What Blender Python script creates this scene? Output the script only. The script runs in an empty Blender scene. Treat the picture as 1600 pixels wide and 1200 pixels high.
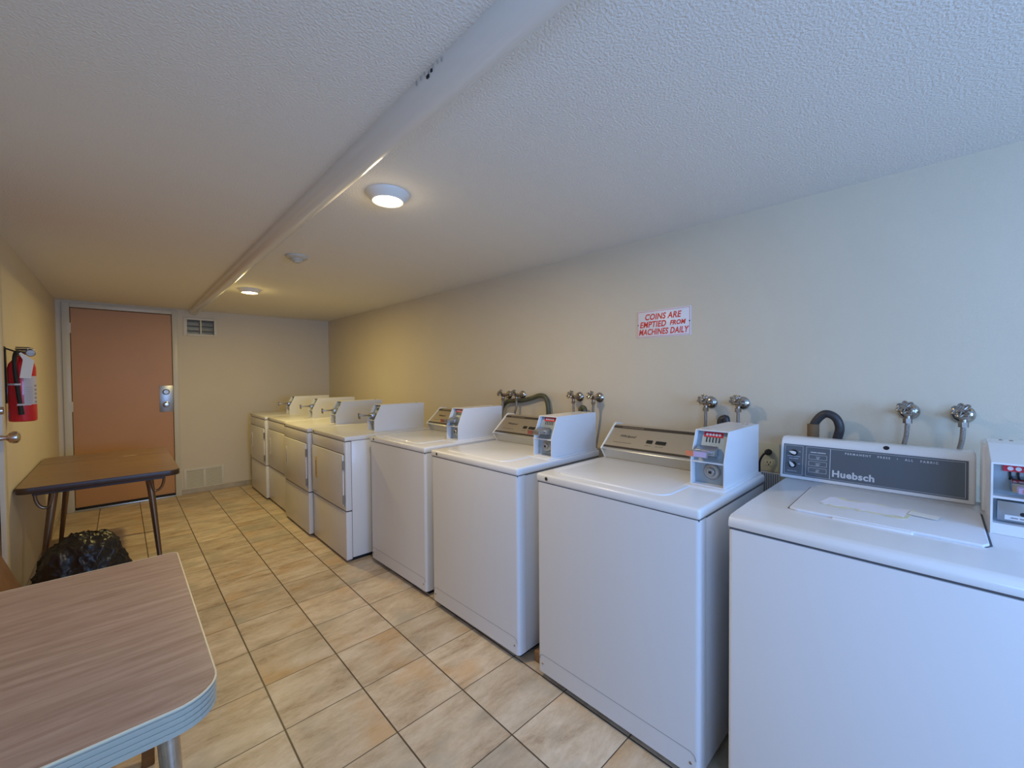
import bpy, bmesh, math, random
from mathutils import Vector, Matrix, noise
random.seed(7)
SC = bpy.context.scene
COL = SC.collection
PI = math.pi

# ------------------------------------------------------------------ camera
F_PX, YAW, PITCH, ROLL = 646.99, 0.756935, -0.0209793, -0.0074129
cam_d = bpy.data.cameras.new('camera'); cam = bpy.data.objects.new('camera', cam_d); COL.objects.link(cam)
cam_d.sensor_fit = 'HORIZONTAL'; cam_d.sensor_width = 36; cam_d.lens = 36 * F_PX / 1600
cam_d.clip_start = 0.02
fw = Vector((math.sin(YAW) * math.cos(PITCH), math.cos(YAW) * math.cos(PITCH), math.sin(PITCH)))
rt = Vector((math.cos(YAW), -math.sin(YAW), 0)); up = rt.cross(fw)
r2 = math.cos(ROLL) * rt + math.sin(ROLL) * up; u2 = -math.sin(ROLL) * rt + math.cos(ROLL) * up
M = Matrix((r2, u2, -fw)).transposed().to_4x4(); M.translation = Vector((0, 0, 1.33))
cam.matrix_world = M
SC.camera = cam

# ------------------------------------------------------------------ view, world, daylight
SC.view_settings.view_transform = 'Standard'; SC.view_settings.look = 'None'
SC.view_settings.gamma = 1; SC.view_settings.use_curve_mapping = False
SC.view_settings.exposure = 0.0
W = bpy.data.worlds.new('sky'); SC.world = W; W.use_nodes = True
W.node_tree.nodes['Background'].inputs[0].default_value = (0.45, 0.62, 1.0, 1)
W.node_tree.nodes['Background'].inputs[1].default_value = 1.0

def area(name, loc, rot, sx, sy, power, color, spread=180):
    l = bpy.data.lights.new(name, 'AREA'); l.shape = 'RECTANGLE'; l.size = sx; l.size_y = sy
    l.energy = power; l.color = color; l.spread = math.radians(spread)
    o = bpy.data.objects.new(name, l); COL.objects.link(o); o.location = loc; o.rotation_euler = rot
    return o
DAY = (0.225, 0.455, 1.0)
# daylight through the glazed opening in the left wall, behind the camera
area('daylight_side', (-0.50, -0.95, 1.45), (0, -PI / 2, 0), 0.42, 0.86, 21, DAY)
# daylight through the window in the wall behind the camera
area('daylight_back', (0.75, -2.15, 1.35), (PI / 2, 0, 0), 1.5, 0.9, 60, (0.25, 0.48, 1.0))

# ------------------------------------------------------------------ materials
def mat(name, col, rough=0.5, metal=0.0, spec=0.5, bump=0.0, bscale=200, var=0.0, vscale=8, coat=0.0, emit=None, estr=0, stretch=(1, 1, 1)):
    m = bpy.data.materials.new(name); m.use_nodes = True
    nt = m.node_tree; b = nt.nodes['Principled BSDF']
    b.inputs['Base Color'].default_value = (*col, 1); b.inputs['Roughness'].default_value = rough
    b.inputs['Metallic'].default_value = metal; b.inputs['Specular IOR Level'].default_value = spec
    b.inputs['Coat Weight'].default_value = coat
    if emit: b.inputs['Emission Color'].default_value = (*emit, 1); b.inputs['Emission Strength'].default_value = estr
    tc = nt.nodes.new('ShaderNodeTexCoord')
    if var:
        mp = nt.nodes.new('ShaderNodeMapping'); mp.inputs['Scale'].default_value = stretch
        n = nt.nodes.new('ShaderNodeTexNoise'); n.inputs['Scale'].default_value = vscale; n.inputs['Detail'].default_value = 5
        r = nt.nodes.new('ShaderNodeMixRGB'); r.blend_type = 'MULTIPLY'; r.inputs['Fac'].default_value = 1
        cr = nt.nodes.new('ShaderNodeValToRGB')
        cr.color_ramp.elements[0].position = 0.3; cr.color_ramp.elements[0].color = (1 - var, 1 - var, 1 - var, 1)
        cr.color_ramp.elements[1].position = 0.7; cr.color_ramp.elements[1].color = (1, 1, 1, 1)
        r.inputs['Color1'].default_value = (*col, 1)
        nt.links.new(tc.outputs['Object'], mp.inputs[0]); nt.links.new(mp.outputs[0], n.inputs['Vector'])
        nt.links.new(n.outputs['Fac'], cr.inputs[0]); nt.links.new(cr.outputs[0], r.inputs['Color2'])
        nt.links.new(r.outputs[0], b.inputs['Base Color'])
    if bump:
        n2 = nt.nodes.new('ShaderNodeTexNoise'); n2.inputs['Scale'].default_value = bscale; n2.inputs['Detail'].default_value = 3
        bp = nt.nodes.new('ShaderNodeBump'); bp.inputs['Strength'].default_value = bump; bp.inputs['Distance'].default_value = 0.004
        nt.links.new(tc.outputs['Object'], n2.inputs['Vector']); nt.links.new(n2.outputs['Fac'], bp.inputs['Height'])
        nt.links.new(bp.outputs[0], b.inputs['Normal'])
    return m

def wood_mat(name, c1, c2, scale=(1, 12, 12), rough=0.4, wave=3.0):
    """grain stripes running along local X"""
    m = bpy.data.materials.new(name); m.use_nodes = True; nt = m.node_tree; b = nt.nodes['Principled BSDF']
    b.inputs['Roughness'].default_value = rough
    tc = nt.nodes.new('ShaderNodeTexCoord'); mp = nt.nodes.new('ShaderNodeMapping'); mp.inputs['Scale'].default_value = scale
    n = nt.nodes.new('ShaderNodeTexNoise'); n.inputs['Scale'].default_value = wave; n.inputs['Detail'].default_value = 8; n.inputs['Distortion'].default_value = 0.6
    n.inputs['Roughness'].default_value = 0.65
    cr = nt.nodes.new('ShaderNodeValToRGB'); cr.color_ramp.elements[0].position = 0.32; cr.color_ramp.elements[1].position = 0.68
    cr.color_ramp.elements[0].color = (*c1, 1); cr.color_ramp.elements[1].color = (*c2, 1)
    nt.links.new(tc.outputs['Object'], mp.inputs[0]); nt.links.new(mp.outputs[0], n.inputs['Vector'])
    nt.links.new(n.outputs['Fac'], cr.inputs[0]); nt.links.new(cr.outputs[0], b.inputs['Base Color'])
    return m

def tile_mat():
    m = bpy.data.materials.new('slate_look_tile'); m.use_nodes = True; nt = m.node_tree; b = nt.nodes['Principled BSDF']
    N = nt.nodes.new; Lk = nt.links.new
    def math_(op, a, bb=None, c=None):
        n = N('ShaderNodeMath'); n.operation = op
        for i, v in enumerate((a, bb, c)):
            if v is None: continue
            if isinstance(v, (int, float)): n.inputs[i].default_value = v
            else: Lk(v, n.inputs[i])
        return n.outputs[0]
    tc = N('ShaderNodeTexCoord'); sp = N('ShaderNodeSeparateXYZ'); Lk(tc.outputs['Object'], sp.inputs[0])
    T = 0.3023
    u = math_('DIVIDE', math_('SUBTRACT', sp.outputs[0], 0.4241), 0.3012)
    v = math_('DIVIDE', math_('SUBTRACT', sp.outputs[1], 2.923), 0.3037)
    fu = math_('FRACT', u); fv = math_('FRACT', v); iu = math_('FLOOR', u); iv = math_('FLOOR', v)
    du = math_('MINIMUM', fu, math_('SUBTRACT', 1.0, fu)); dv = math_('MINIMUM', fv, math_('SUBTRACT', 1.0, fv))
    g = math_('MINIMUM', math_('MULTIPLY', du, 0.78), math_('MULTIPLY', dv, 1.25))
    grout = N('ShaderNodeMapRange'); grout.inputs[1].default_value = 0.0055; grout.inputs[2].default_value = 0.0095; Lk(g, grout.inputs[0])
    cid = N('ShaderNodeCombineXYZ'); Lk(iu, cid.inputs[0]); Lk(iv, cid.inputs[1])
    wn = N('ShaderNodeTexWhiteNoise'); wn.noise_dimensions = '3D'; Lk(cid.outputs[0], wn.inputs[0])
    # per-tile shifted coordinates
    off = N('ShaderNodeVectorMath'); off.operation = 'MULTIPLY_ADD'; Lk(wn.outputs['Color'], off.inputs[0]); off.inputs[1].default_value = (7, 7, 7); Lk(tc.outputs['Object'], off.inputs[2])
    mp = N('ShaderNodeMapping'); mp.inputs['Scale'].default_value = (0.75, 1.9, 1); mp.inputs['Rotation'].default_value = (0, 0, -0.06); Lk(off.outputs[0], mp.inputs[0])
    n1 = N('ShaderNodeTexNoise'); n1.inputs['Scale'].default_value = 5.5; n1.inputs['Detail'].default_value = 9; n1.inputs['Roughness'].default_value = 0.74; n1.inputs['Distortion'].default_value = 0.25; Lk(mp.outputs[0], n1.inputs['Vector'])
    cr = N('ShaderNodeValToRGB'); e = cr.color_ramp.elements
    e[0].position = 0.31; e[0].color = (0.34, 0.235, 0.145, 1); e[1].position = 0.53; e[1].color = (0.63, 0.51, 0.365, 1)
    x = e.new(0.43); x.color = (0.525, 0.405, 0.275, 1); x = e.new(0.66); x.color = (0.73, 0.62, 0.48, 1)
    Lk(n1.outputs['Fac'], cr.inputs[0])
    n2 = N('ShaderNodeTexNoise'); n2.inputs['Scale'].default_value = 3.2; n2.inputs['Detail'].default_value = 4; Lk(off.outputs[0], n2.inputs['Vector'])
    r2_ = N('ShaderNodeMapRange'); r2_.inputs[1].default_value = 0.56; r2_.inputs[2].default_value = 0.70; r2_.inputs[4].default_value = 0.55; Lk(n2.outputs['Fac'], r2_.inputs[0])
    mx = N('ShaderNodeMixRGB'); mx.inputs['Color2'].default_value = (0.62, 0.36, 0.14, 1); Lk(r2_.outputs[0], mx.inputs['Fac']); Lk(cr.outputs[0], mx.inputs['Color1'])
    r3 = N('ShaderNodeMapRange'); r3.inputs[1].default_value = 0.43; r3.inputs[2].default_value = 0.31; r3.inputs[4].default_value = 0.7; Lk(n2.outputs['Fac'], r3.inputs[0])
    mx2 = N('ShaderNodeMixRGB'); mx2.inputs['Color2'].default_value = (0.42, 0.375, 0.285, 1); Lk(r3.outputs[0], mx2.inputs['Fac']); Lk(mx.outputs[0], mx2.inputs['Color1'])
    tv = N('ShaderNodeMapRange'); tv.inputs[3].default_value = 0.86; tv.inputs[4].default_value = 1.08; Lk(wn.outputs['Value'], tv.inputs[0])
    hv = N('ShaderNodeHueSaturation'); Lk(tv.outputs[0], hv.inputs['Value']); Lk(mx2.outputs[0], hv.inputs['Color'])
    fin = N('ShaderNodeMixRGB'); fin.inputs['Color1'].default_value = (0.085, 0.06, 0.038, 1); Lk(grout.outputs[0], fin.inputs['Fac']); Lk(hv.outputs[0], fin.inputs['Color2'])
    Lk(fin.outputs[0], b.inputs['Base Color'])
    b.inputs['Roughness'].default_value = 0.42
    bp = N('ShaderNodeBump'); bp.inputs['Strength'].default_value = 0.5; bp.inputs['Distance'].default_value = 0.003; Lk(grout.outputs[0], bp.inputs['Height'])
    n3 = N('ShaderNodeTexNoise'); n3.inputs['Scale'].default_value = 40; n3.inputs['Detail'].default_value = 4; Lk(tc.outputs['Object'], n3.inputs['Vector'])
    bp2 = N('ShaderNodeBump'); bp2.inputs['Strength'].default_value = 0.15; bp2.inputs['Distance'].default_value = 0.002; Lk(n3.outputs['Fac'], bp2.inputs['Height']); Lk(bp.outputs[0], bp2.inputs['Normal'])
    Lk(bp2.outputs[0], b.inputs['Normal'])
    return m

WALL = mat('cream_wall_paint', (0.68, 0.598, 0.455), 0.6, bump=0.25, bscale=260, var=0.03, vscale=3)
CEIL = mat('stippled_ceiling_paint', (0.80, 0.765, 0.70), 0.8, bump=0.7, bscale=150)
TRIMP = mat('cream_gloss_trim', (0.62, 0.58, 0.46), 0.35)
PIPEP = mat('glossy_white_pipe_paint', (0.74, 0.71, 0.66), 0.22, coat=0.3)
TILE = tile_mat()
BASET = mat('baseboard_tile', (0.50, 0.43, 0.31), 0.4, var=0.25, vscale=9)
DOORP = mat('orange_brown_door_paint', (0.53, 0.262, 0.085), 0.42, var=0.08, vscale=2)
WHITE = mat('white_enamel', (0.78, 0.78, 0.79), 0.27, coat=0.2)
WHITE2 = mat('white_panel_enamel', (0.74, 0.74, 0.76), 0.33)
DRYW = mat('dryer_enamel', (0.72, 0.71, 0.69), 0.3, coat=0.15)
EDGE = mat('off_white_end_cap', (0.80, 0.78, 0.72), 0.4)
DARK = mat('dark_gap', (0.012, 0.012, 0.014), 0.8)
SEAM = mat('seam_shadow_grey', (0.10, 0.10, 0.11), 0.7)
CHAMP = mat('champagne_brushed_metal', (0.62, 0.55, 0.44), 0.34, metal=0.85, bump=0.1, bscale=300)
SILV = mat('silver_brushed_metal', (0.62, 0.61, 0.58), 0.35, metal=0.8)
BRONZ = mat('dark_bronze_band', (0.055, 0.042, 0.03), 0.35)
BLK = mat('black_plastic', (0.010, 0.010, 0.010), 0.55, spec=0.35)
RUB = mat('black_rubber_hose', (0.035, 0.033, 0.035), 0.42, bump=0.3, bscale=60)
GREENH = mat('olive_rubber_hose', (0.085, 0.085, 0.045), 0.4, bump=0.3, bscale=60)
FOAM = mat('brown_foam_sleeve', (0.20, 0.12, 0.055), 0.8)
CHROME = mat('worn_chrome', (0.56, 0.53, 0.50), 0.18, metal=1.0, var=0.25, vscale=60)
WHEELM = mat('dull_wheel_metal', (0.46, 0.43, 0.40), 0.3, metal=1.0, var=0.5, vscale=80)
BRASSN = mat('tarnished_nickel', (0.40, 0.34, 0.28), 0.32, metal=1.0, var=0.4, vscale=70)
SATIN = mat('satin_nickel', (0.60, 0.55, 0.50), 0.28, metal=1.0)
STEELG = mat('grey_steel', (0.42, 0.44, 0.46), 0.35, metal=0.9)
COING = mat('grey_coin_plate', (0.34, 0.40, 0.44), 0.4, metal=0.5)
RED = mat('red_label', (0.62, 0.012, 0.035), 0.4)
REDEX = mat('extinguisher_red', (0.58, 0.008, 0.018), 0.28, coat=0.3)
PAPER = mat('white_paper', (0.78, 0.77, 0.72), 0.7)
LABELG = mat('grey_white_label', (0.52, 0.50, 0.54), 0.5)
LABELW = mat('white_label', (0.75, 0.73, 0.72), 0.5)
DULLR = mat('dull_red_sticker', (0.26, 0.07, 0.045), 0.5)
ORANGEL = mat('orange_sticker', (0.72, 0.22, 0.10), 0.5)
LILAC = mat('lilac_sticker', (0.50, 0.42, 0.66), 0.5)
SLATEP = mat('slate_grey_panel', (0.105, 0.125, 0.15), 0.38)
LINEW = mat('pale_print', (0.62, 0.64, 0.68), 0.5)
SIGNW = mat('sign_white', (0.80, 0.78, 0.80), 0.35)
SIGNR = mat('sign_red', (0.66, 0.03, 0.03), 0.45)
PLATE = mat('ivory_plate', (0.60, 0.56, 0.40), 0.4)
GREY = mat('grey_stripe', (0.25, 0.26, 0.28), 0.5)
YELW = mat('yellowed_plastic_handle', (0.66, 0.40, 0.13), 0.4)
BROWNB = mat('brown_card', (0.30, 0.17, 0.08), 0.7)
TBL1 = wood_mat('pale_woodgrain_laminate', (0.27, 0.18, 0.145), (0.43, 0.32, 0.275), (1.3, 15, 15), 0.38, 3.6)
TBL2 = wood_mat('walnut_laminate', (0.18, 0.105, 0.058), (0.27, 0.17, 0.10), (1.2, 14, 14), 0.35, 3.0)
DKEDGE = mat('dark_brown_edge_band', (0.045, 0.022, 0.014), 0.35)
LEGB = mat('bronze_leg_tube', (0.21, 0.13, 0.075), 0.28, metal=0.75)
RIB = mat('ribbed_metal_edge', (0.40, 0.405, 0.345), 0.4, metal=0.1)
CREAMB = mat('cream_edge_bead', (0.66, 0.58, 0.42), 0.4)
CHAIRW = wood_mat('orange_stained_wood', (0.13, 0.050, 0.013), (0.22, 0.090, 0.026), (1.5, 10, 10), 0.35)
BAGM = mat('black_bin_liner_film', (0.014, 0.013, 0.014), 0.34, bump=0.9, bscale=24, spec=0.45)
ALU = mat('aluminium_with_light_leak', (0.55, 0.60, 0.62), 0.3, metal=0.8)  # kept pale: light under the door is put into this metal colour
VENTM = mat('cream_vent_metal', (0.66, 0.62, 0.50), 0.45)
GLASSD = mat('dim_glass_block', (0.12, 0.13, 0.115), 0.3, var=0.5, vscale=30)
VSLAT = mat('dull_slat_metal', (0.26, 0.27, 0.24), 0.45, metal=0.3)
LEDM = mat('led_disc', (1, 1, 1), 0.5, emit=(1.0, 0.86, 0.66), estr=14)
LEDM2 = mat('led_disc_warm', (1, 1, 1), 0.5, emit=(1.0, 0.80, 0.50), estr=14)
SMOKE = mat('ivory_detector', (0.55, 0.51, 0.42), 0.5)

# ------------------------------------------------------------------ mesh helpers
def add_box(bm, lo, hi, bev=0.0, seg=2):
    t = bmesh.new()
    bmesh.ops.create_cube(t, size=1)
    s = [hi[i] - lo[i] for i in range(3)]; c = [(hi[i] + lo[i]) / 2 for i in range(3)]
    for v in t.verts: v.co = Vector((v.co[i] * s[i] + c[i] for i in range(3)))
    if bev > 0: bmesh.ops.bevel(t, geom=list(t.edges), offset=min(bev, min(s) * 0.49), segments=seg, profile=0.5, affect='EDGES')
    merge(bm, t)
def merge(bm, t, mtx=None):
    me = bpy.data.meshes.new('tmp'); t.to_mesh(me); t.free()
    if mtx is not None: me.transform(mtx)
    bm.from_mesh(me); bpy.data.meshes.remove(me)
def box(lo, hi, bev=0.0, seg=2):
    bm = bmesh.new(); add_box(bm, lo, hi, bev, seg); return bm
def prism(pts, axis, a, b, bev=0.0, seg=2, bm=None):
    """polygon pts (2D) extruded along axis 'x','y' or 'z' from a to b"""
    t = bmesh.new()
    def P(p, h):
        return {'y': (p[0], h, p[1]), 'x': (h, p[0], p[1]), 'z': (p[0], p[1], h)}[axis]
    v0 = [t.verts.new(P(p, a)) for p in pts]; v1 = [t.verts.new(P(p, b)) for p in pts]
    n = len(pts); t.faces.new(v0); t.faces.new(v1[::-1])
    for i in range(n): t.faces.new((v0[i], v1[i], v1[(i + 1) % n], v0[(i + 1) % n]))
    bmesh.ops.recalc_face_normals(t, faces=t.faces)
    if bev: bmesh.ops.bevel(t, geom=list(t.edges), offset=bev, segments=seg, profile=0.5, affect='EDGES')
    if bm is None: return t
    merge(bm, t); return bm
def spline(pts, n=8):
    pts = [Vector(p) for p in pts]; out = []
    P = [pts[0] * 2 - pts[1]] + pts + [pts[-1] * 2 - pts[-2]]
    for i in range(1, len(P) - 2):
        for k in range(n):
            t = k / n; a, b, c, d = P[i - 1], P[i], P[i + 1], P[i + 2]
            out.append(0.5 * ((2 * b) + (-a + c) * t + (2 * a - 5 * b + 4 * c - d) * t * t + (-a + 3 * b - 3 * c + d) * t ** 3))
    out.append(pts[-1]); return out
def tube(bm, pts, r, seg=12, r_end=None, smooth=True, rib=0.0):
    if smooth and len(pts) > 2: pts = spline(pts)
    else: pts = [Vector(p) for p in pts]
    if rib:  # resample for ribs
        q = []
        for a, b in zip(pts[:-1], pts[1:]):
            k = max(1, int((b - a).length / 0.0025))
            q += [a.lerp(b, i / k) for i in range(k)]
        pts = q + [pts[-1]]
    rings = []; n = len(pts); ref = None
    for i, p in enumerate(pts):
        d = (pts[min(i + 1, n - 1)] - pts[max(i - 1, 0)]).normalized()
        if ref is None: ref = d.orthogonal().normalized()
        ref = (ref - d * ref.dot(d)).normalized(); bi = d.cross(ref)
        rr = r if r_end is None else r + (r_end - r) * i / (n - 1)
        if rib: rr *= 1 + (rib if i % 2 else -rib)
        rings.append([bm.verts.new(p + (ref * math.cos(2 * PI * k / seg) + bi * math.sin(2 * PI * k / seg)) * rr) for k in range(seg)])
    for A, B in zip(rings[:-1], rings[1:]):
        for k in range(seg):
            f = bm.faces.new((A[k], A[(k + 1) % seg], B[(k + 1) % seg], B[k])); f.smooth = True
    bm.faces.new(rings[0][::-1]); bm.faces.new(rings[-1])
    return bm
def lathe(bm, prof, seg=28, mtx=None):
    """prof: list of (r, z) about local Z"""
    t = bmesh.new(); rings = []
    for r, z in prof:
        if r < 1e-5: rings.append([t.verts.new((0, 0, z))])
        else: rings.append([t.verts.new((r * math.cos(2 * PI * k / seg), r * math.sin(2 * PI * k / seg), z)) for k in range(seg)])
    for A, B in zip(rings[:-1], rings[1:]):
        for k in range(seg):
            a, b = A[k % len(A)], A[(k + 1) % len(A)]; c, d = B[(k + 1) % len(B)], B[k % len(B)]
            vs = []
            for v in (a, b, c, d):
                if v not in vs: vs.append(v)
            if len(vs) > 2: t.faces.new(vs)
    if len(rings[0]) > 1: t.faces.new(rings[0][::-1])
    if len(rings[-1]) > 1: t.faces.new(rings[-1])
    bmesh.ops.recalc_face_normals(t, faces=t.faces)
    merge(bm, t, mtx); return bm
def aim(loc, d):
    """matrix putting local Z along d at loc"""
    m = Vector(d).normalized().to_track_quat('Z', 'Y').to_matrix().to_4x4(); m.translation = Vector(loc); return m
def disc(loc, d, r, h, seg=24, bm=None):
    bm = bm or bmesh.new(); lathe(bm, [(0, 0), (r * .97, 0), (r, h * .15), (r, h * .85), (r * .95, h), (0, h)], seg, aim(loc, d)); return bm

def obj(name, bm, m, parent=None, smooth=True, ang=35):
    me = bpy.data.meshes.new(name)
    if len(bm.faces): bmesh.ops.recalc_face_normals(bm, faces=bm.faces)
    bm.to_mesh(me); bm.free(); me.materials.append(m)
    if smooth:
        for p in me.polygons: p.use_smooth = True
        me.set_sharp_from_angle(angle=math.radians(ang))
    o = bpy.data.objects.new(name, me); COL.objects.link(o)
    if parent is not None: o.parent = parent
    return o
def text(name, s, size, mtx, m, parent, ext=0.0008, shear=0.0, off=0.0, sx=1.0, spacing=1.0, align='LEFT'):
    c = bpy.data.curves.new('t', 'FONT'); c.body = s; c.size = size; c.extrude = ext; c.shear = shear; c.offset = off
    c.space_character = spacing; c.align_x = align; c.resolution_u = 3
    t = bpy.data.objects.new('t', c); COL.objects.link(t)
    dg = bpy.context.evaluated_depsgraph_get(); me = bpy.data.meshes.new_from_object(t.evaluated_get(dg))
    bpy.data.objects.remove(t); bpy.data.curves.remove(c)
    me.transform(mtx @ Matrix.Diagonal((sx, 1, 1, 1))); me.name = name; me.materials.clear(); me.materials.append(m)
    o = bpy.data.objects.new(name, me); COL.objects.link(o)
    if parent is not None: o.parent = parent
    return o
def dashes(name, mtx, u0, v, lens, h, m, parent, gap=0.0015):
    bm = bmesh.new(); u = u0
    for l in lens: merge(bm, box((u, v, 0), (u + l, v + h, 0.0003)), mtx); u += l + gap
    return obj(name, bm, m, parent, smooth=False)
def wall_text_mtx(x, y, z, tilt=0.0):
    """text facing -X (reads toward -Y); tilt leans the top toward +X"""
    X = Vector((0, -1, 0)); Y = Vector((math.sin(tilt), 0, math.cos(tilt))); Z = X.cross(Y)
    m = Matrix((X, Y, Z)).transposed().to_4x4(); m.translation = Vector((x, y, z)); return m
def thing(name, label, cat, loc=(0, 0, 0), rz=0, group=None):
    o = bpy.data.objects.new(name, None); COL.objects.link(o); o.empty_display_size = 0.05
    o.location = loc; o.rotation_euler = (0, 0, rz); o['label'] = label; o['category'] = cat
    if group: o['group'] = group
    return o
def tag(o, label, cat, group=None):
    o['label'] = label; o['category'] = cat
    if group: o['group'] = group
    return o
def struct(name, bm, m, parent=None, smooth=False):
    o = obj(name, bm, m, parent, smooth)
    if parent is None: o['kind'] = 'structure'
    return o

# ------------------------------------------------------------------ room shell
XL, YF, YB, ZC = -0.45, 5.97, -2.2, 2.10
def xr(y): return 2.20 - (2.20 - 2.12) * y / YF
struct('floor', box((XL - 0.1, YB - 0.1, -0.1), (2.5, YF + 0.1, 0)), TILE)
struct('ceiling', box((XL - 0.1, YB - 0.1, ZC), (2.5, YF + 0.1, ZC + 0.1)), CEIL)
struct('wall_right', prism([(xr(YB), YB), (2.5, YB), (2.5, YF), (xr(YF), YF)], 'z', 0, ZC), WALL)
# end wall with door opening and transfer grille opening
DX0, DX1, DZ = -0.355, 0.425, 2.035
bm = bmesh.new()
add_box(bm, (XL, YF, 0), (DX0 - 0.05, YF + 0.12, ZC))
add_box(bm, (DX0 - 0.05, YF, DZ + 0.04), (DX1 + 0.03, YF + 0.12, ZC))
VX0, VX1, VZ0, VZ1 = 0.555, 0.815, 1.825, 2.0
add_box(bm, (DX1 + 0.03, YF, 0), (VX0, YF + 0.12, ZC))
add_box(bm, (VX1, YF, 0), (2.3, YF + 0.12, ZC))
add_box(bm, (VX0, YF, 0), (VX1, YF + 0.12, VZ0)); add_box(bm, (VX0, YF, VZ1), (VX1, YF + 0.12, ZC))
struct('wall_far', bm, WALL)
# left wall: side door opening (y 2.40..3.26) and glazed opening behind the camera
bm = bmesh.new()
SD0, SD1 = 2.43, 3.25
add_box(bm, (XL - 0.1, SD1, 0), (XL, YF, ZC)); add_box(bm, (XL - 0.1, SD0, 2.03), (XL, SD1, ZC))
GW0, GW1, GZ0, GZ1 = -1.42, -0.48, 1.20, 1.70
add_box(bm, (XL - 0.1, GW1, 0), (XL, SD0, ZC)); add_box(bm, (XL - 0.1, YB, 0), (XL, GW0, ZC))
add_box(bm, (XL - 0.1, GW0, 0), (XL, GW1, GZ0)); add_box(bm, (XL - 0.1, GW0, GZ1), (XL, GW1, ZC))
struct('wall_left', bm, WALL)
bm = bmesh.new()
add_box(bm, (XL, YB - 0.1, 0), (2.3, YB, 0.85)); add_box(bm, (XL, YB - 0.1, 1.85), (2.3, YB, ZC))
add_box(bm, (XL, YB - 0.1, 0.85), (-0.05, YB, 1.85)); add_box(bm, (1.55, YB - 0.1, 0.85), (2.3, YB, 1.85))
struct('wall_near', bm, WALL)
def window(name, lo, hi, axis):
    bm = bmesh.new(); w = 0.045
    a = 1 if axis == 'x' else 0
    def B(u0, u1, z0, z1):
        l = [lo[0], lo[1], z0]; h = [hi[0], hi[1], z1]; l[a] = u0; h[a] = u1; add_box(bm, l, h, 0.004)
    B(lo[a], lo[a] + w, lo[2], hi[2]); B(hi[a] - w, hi[a], lo[2], hi[2]); B(lo[a] + w, hi[a] - w, lo[2], lo[2] + w); B(lo[a] + w, hi[a] - w, hi[2] - w, hi[2])
    m = (lo[a] + hi[a]) / 2; B(m - w / 2, m + w / 2, lo[2] + w, hi[2] - w)
    return struct(name, bm, TRIMP)
window('window_1', (XL - 0.1, GW0, GZ0), (XL - 0.06, GW1, GZ1), 'x')
window('window_2', (-0.05, YB - 0.1, 0.85), (1.55, YB - 0.06, 1.85), 'y')

# baseboards (a row of cut floor tile)
bm = bmesh.new(); x = DX1 + 0.055
while x < 2.1:
    add_box(bm, (x + 0.002, YF - 0.010, 0), (min(x + 0.30, 2.11), YF, 0.058), 0.003); x += 0.302
struct('baseboard_far', bm, BASET)
bm = bmesh.new(); y = SD1 + 0.1
while y < YF - 0.02:
    add_box(bm, (XL, y + 0.002, 0), (XL + 0.010, min(y + 0.30, YF - 0.01), 0.058), 0.003); y += 0.302
struct('baseboard_left', bm, BASET)

# boxed / rounded pipe cover along the ceiling
pts = []
for i in range(25):
    t = PI * i / 24; c, s = math.cos(t), math.sin(t)
    pts.append((0.6195 - 0.0425 * math.copysign(abs(c) ** 0.85, c), ZC - 0.058 * s ** 0.85))
pts[0] = (0.577, ZC + 0.001); pts[-1] = (0.662, ZC + 0.001)
tr = struct('trim_1', prism(pts, 'y', YB, YF), PIPEP, smooth=True)
bm = bmesh.new()
for (yy, l, z) in ((0.905, 0.011, 2.080), (0.890, 0.007, 2.086)): add_box(bm, (0.5750, yy, z), (0.5805, yy + l, z + 0.007))
obj('hole', bm, DARK, tr)
bm = bmesh.new()
for k in range(7):
    yy = 0.845 + 0.019 * k; q = random.uniform(.004, .012); z = random.uniform(2.088, 2.096)
    vs = [bm.verts.new(p) for p in ((0.573, yy, z + .006), (0.5755, yy + q, z + .007), (0.5768, yy + q * 1.2, z), (0.5755, yy + q * .4, z - .005 * random.random() - .001))]; bm.faces.new(vs)
bmesh.ops.solidify(bm, geom=list(bm.faces), thickness=0.0008)
obj('paint_flake', bm, PIPEP, tr)

# ------------------------------------------------------------------ far door
fr = bmesh.new()
add_box(fr, (DX0 - 0.055, YF - 0.018, 0), (DX0, YF + 0.10, DZ + 0.045), 0.004)
add_box(fr, (DX1, YF - 0.018, 0), (DX1 + 0.050, YF + 0.10, DZ + 0.045), 0.004)
add_box(fr, (DX0, YF - 0.018, DZ), (DX1, YF + 0.10, DZ + 0.045), 0.004)
d1 = struct('door_1', box((DX0 + 0.004, YF - 0.002, 0.022), (DX1 - 0.004, YF + 0.04, DZ - 0.006), 0.002), DOORP)
d1['label'] = 'orange-brown flush door in the end wall'
obj('door_frame', fr, TRIMP, d1)
bm = bmesh.new()
for z in (1.83, 1.05, 0.30):
    tube(bm, [(DX0 + 0.001, YF - 0.010, z - 0.05), (DX0 + 0.001, YF - 0.010, z + 0.05)], 0.008, 10)
    add_box(bm, (DX0 - 0.02, YF - 0.0195, z - 0.05), (DX0, YF - 0.017, z + 0.05))
obj('hinge', bm, TRIMP, d1)
lp = obj('lock_plate', box((0.305, YF - 0.006, 0.955), (DX1 - 0.001, YF - 0.001, 1.245), 0.002), STEELG, d1)
bm = bmesh.new()
lathe(bm, [(0.031, 0), (0.031, 0.012), (0.024, 0.016), (0.022, 0.024), (0, 0.024)], 24, aim((0.362, YF - 0.005, 1.175), (0, -1, 0)))
obj('lock_cylinder', bm, BRASSN, lp)
bm = bmesh.new()
lathe(bm, [(0.032, 0), (0.030, 0.008), (0.012, 0.014), (0.012, 0.03), (0.026, 0.04), (0.028, 0.055), (0.02, 0.066), (0, 0.068)], 24, aim((0.362, YF - 0.005, 1.035), (0, -1, 0)))
obj('door_knob', bm, CHROME, lp)
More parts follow.
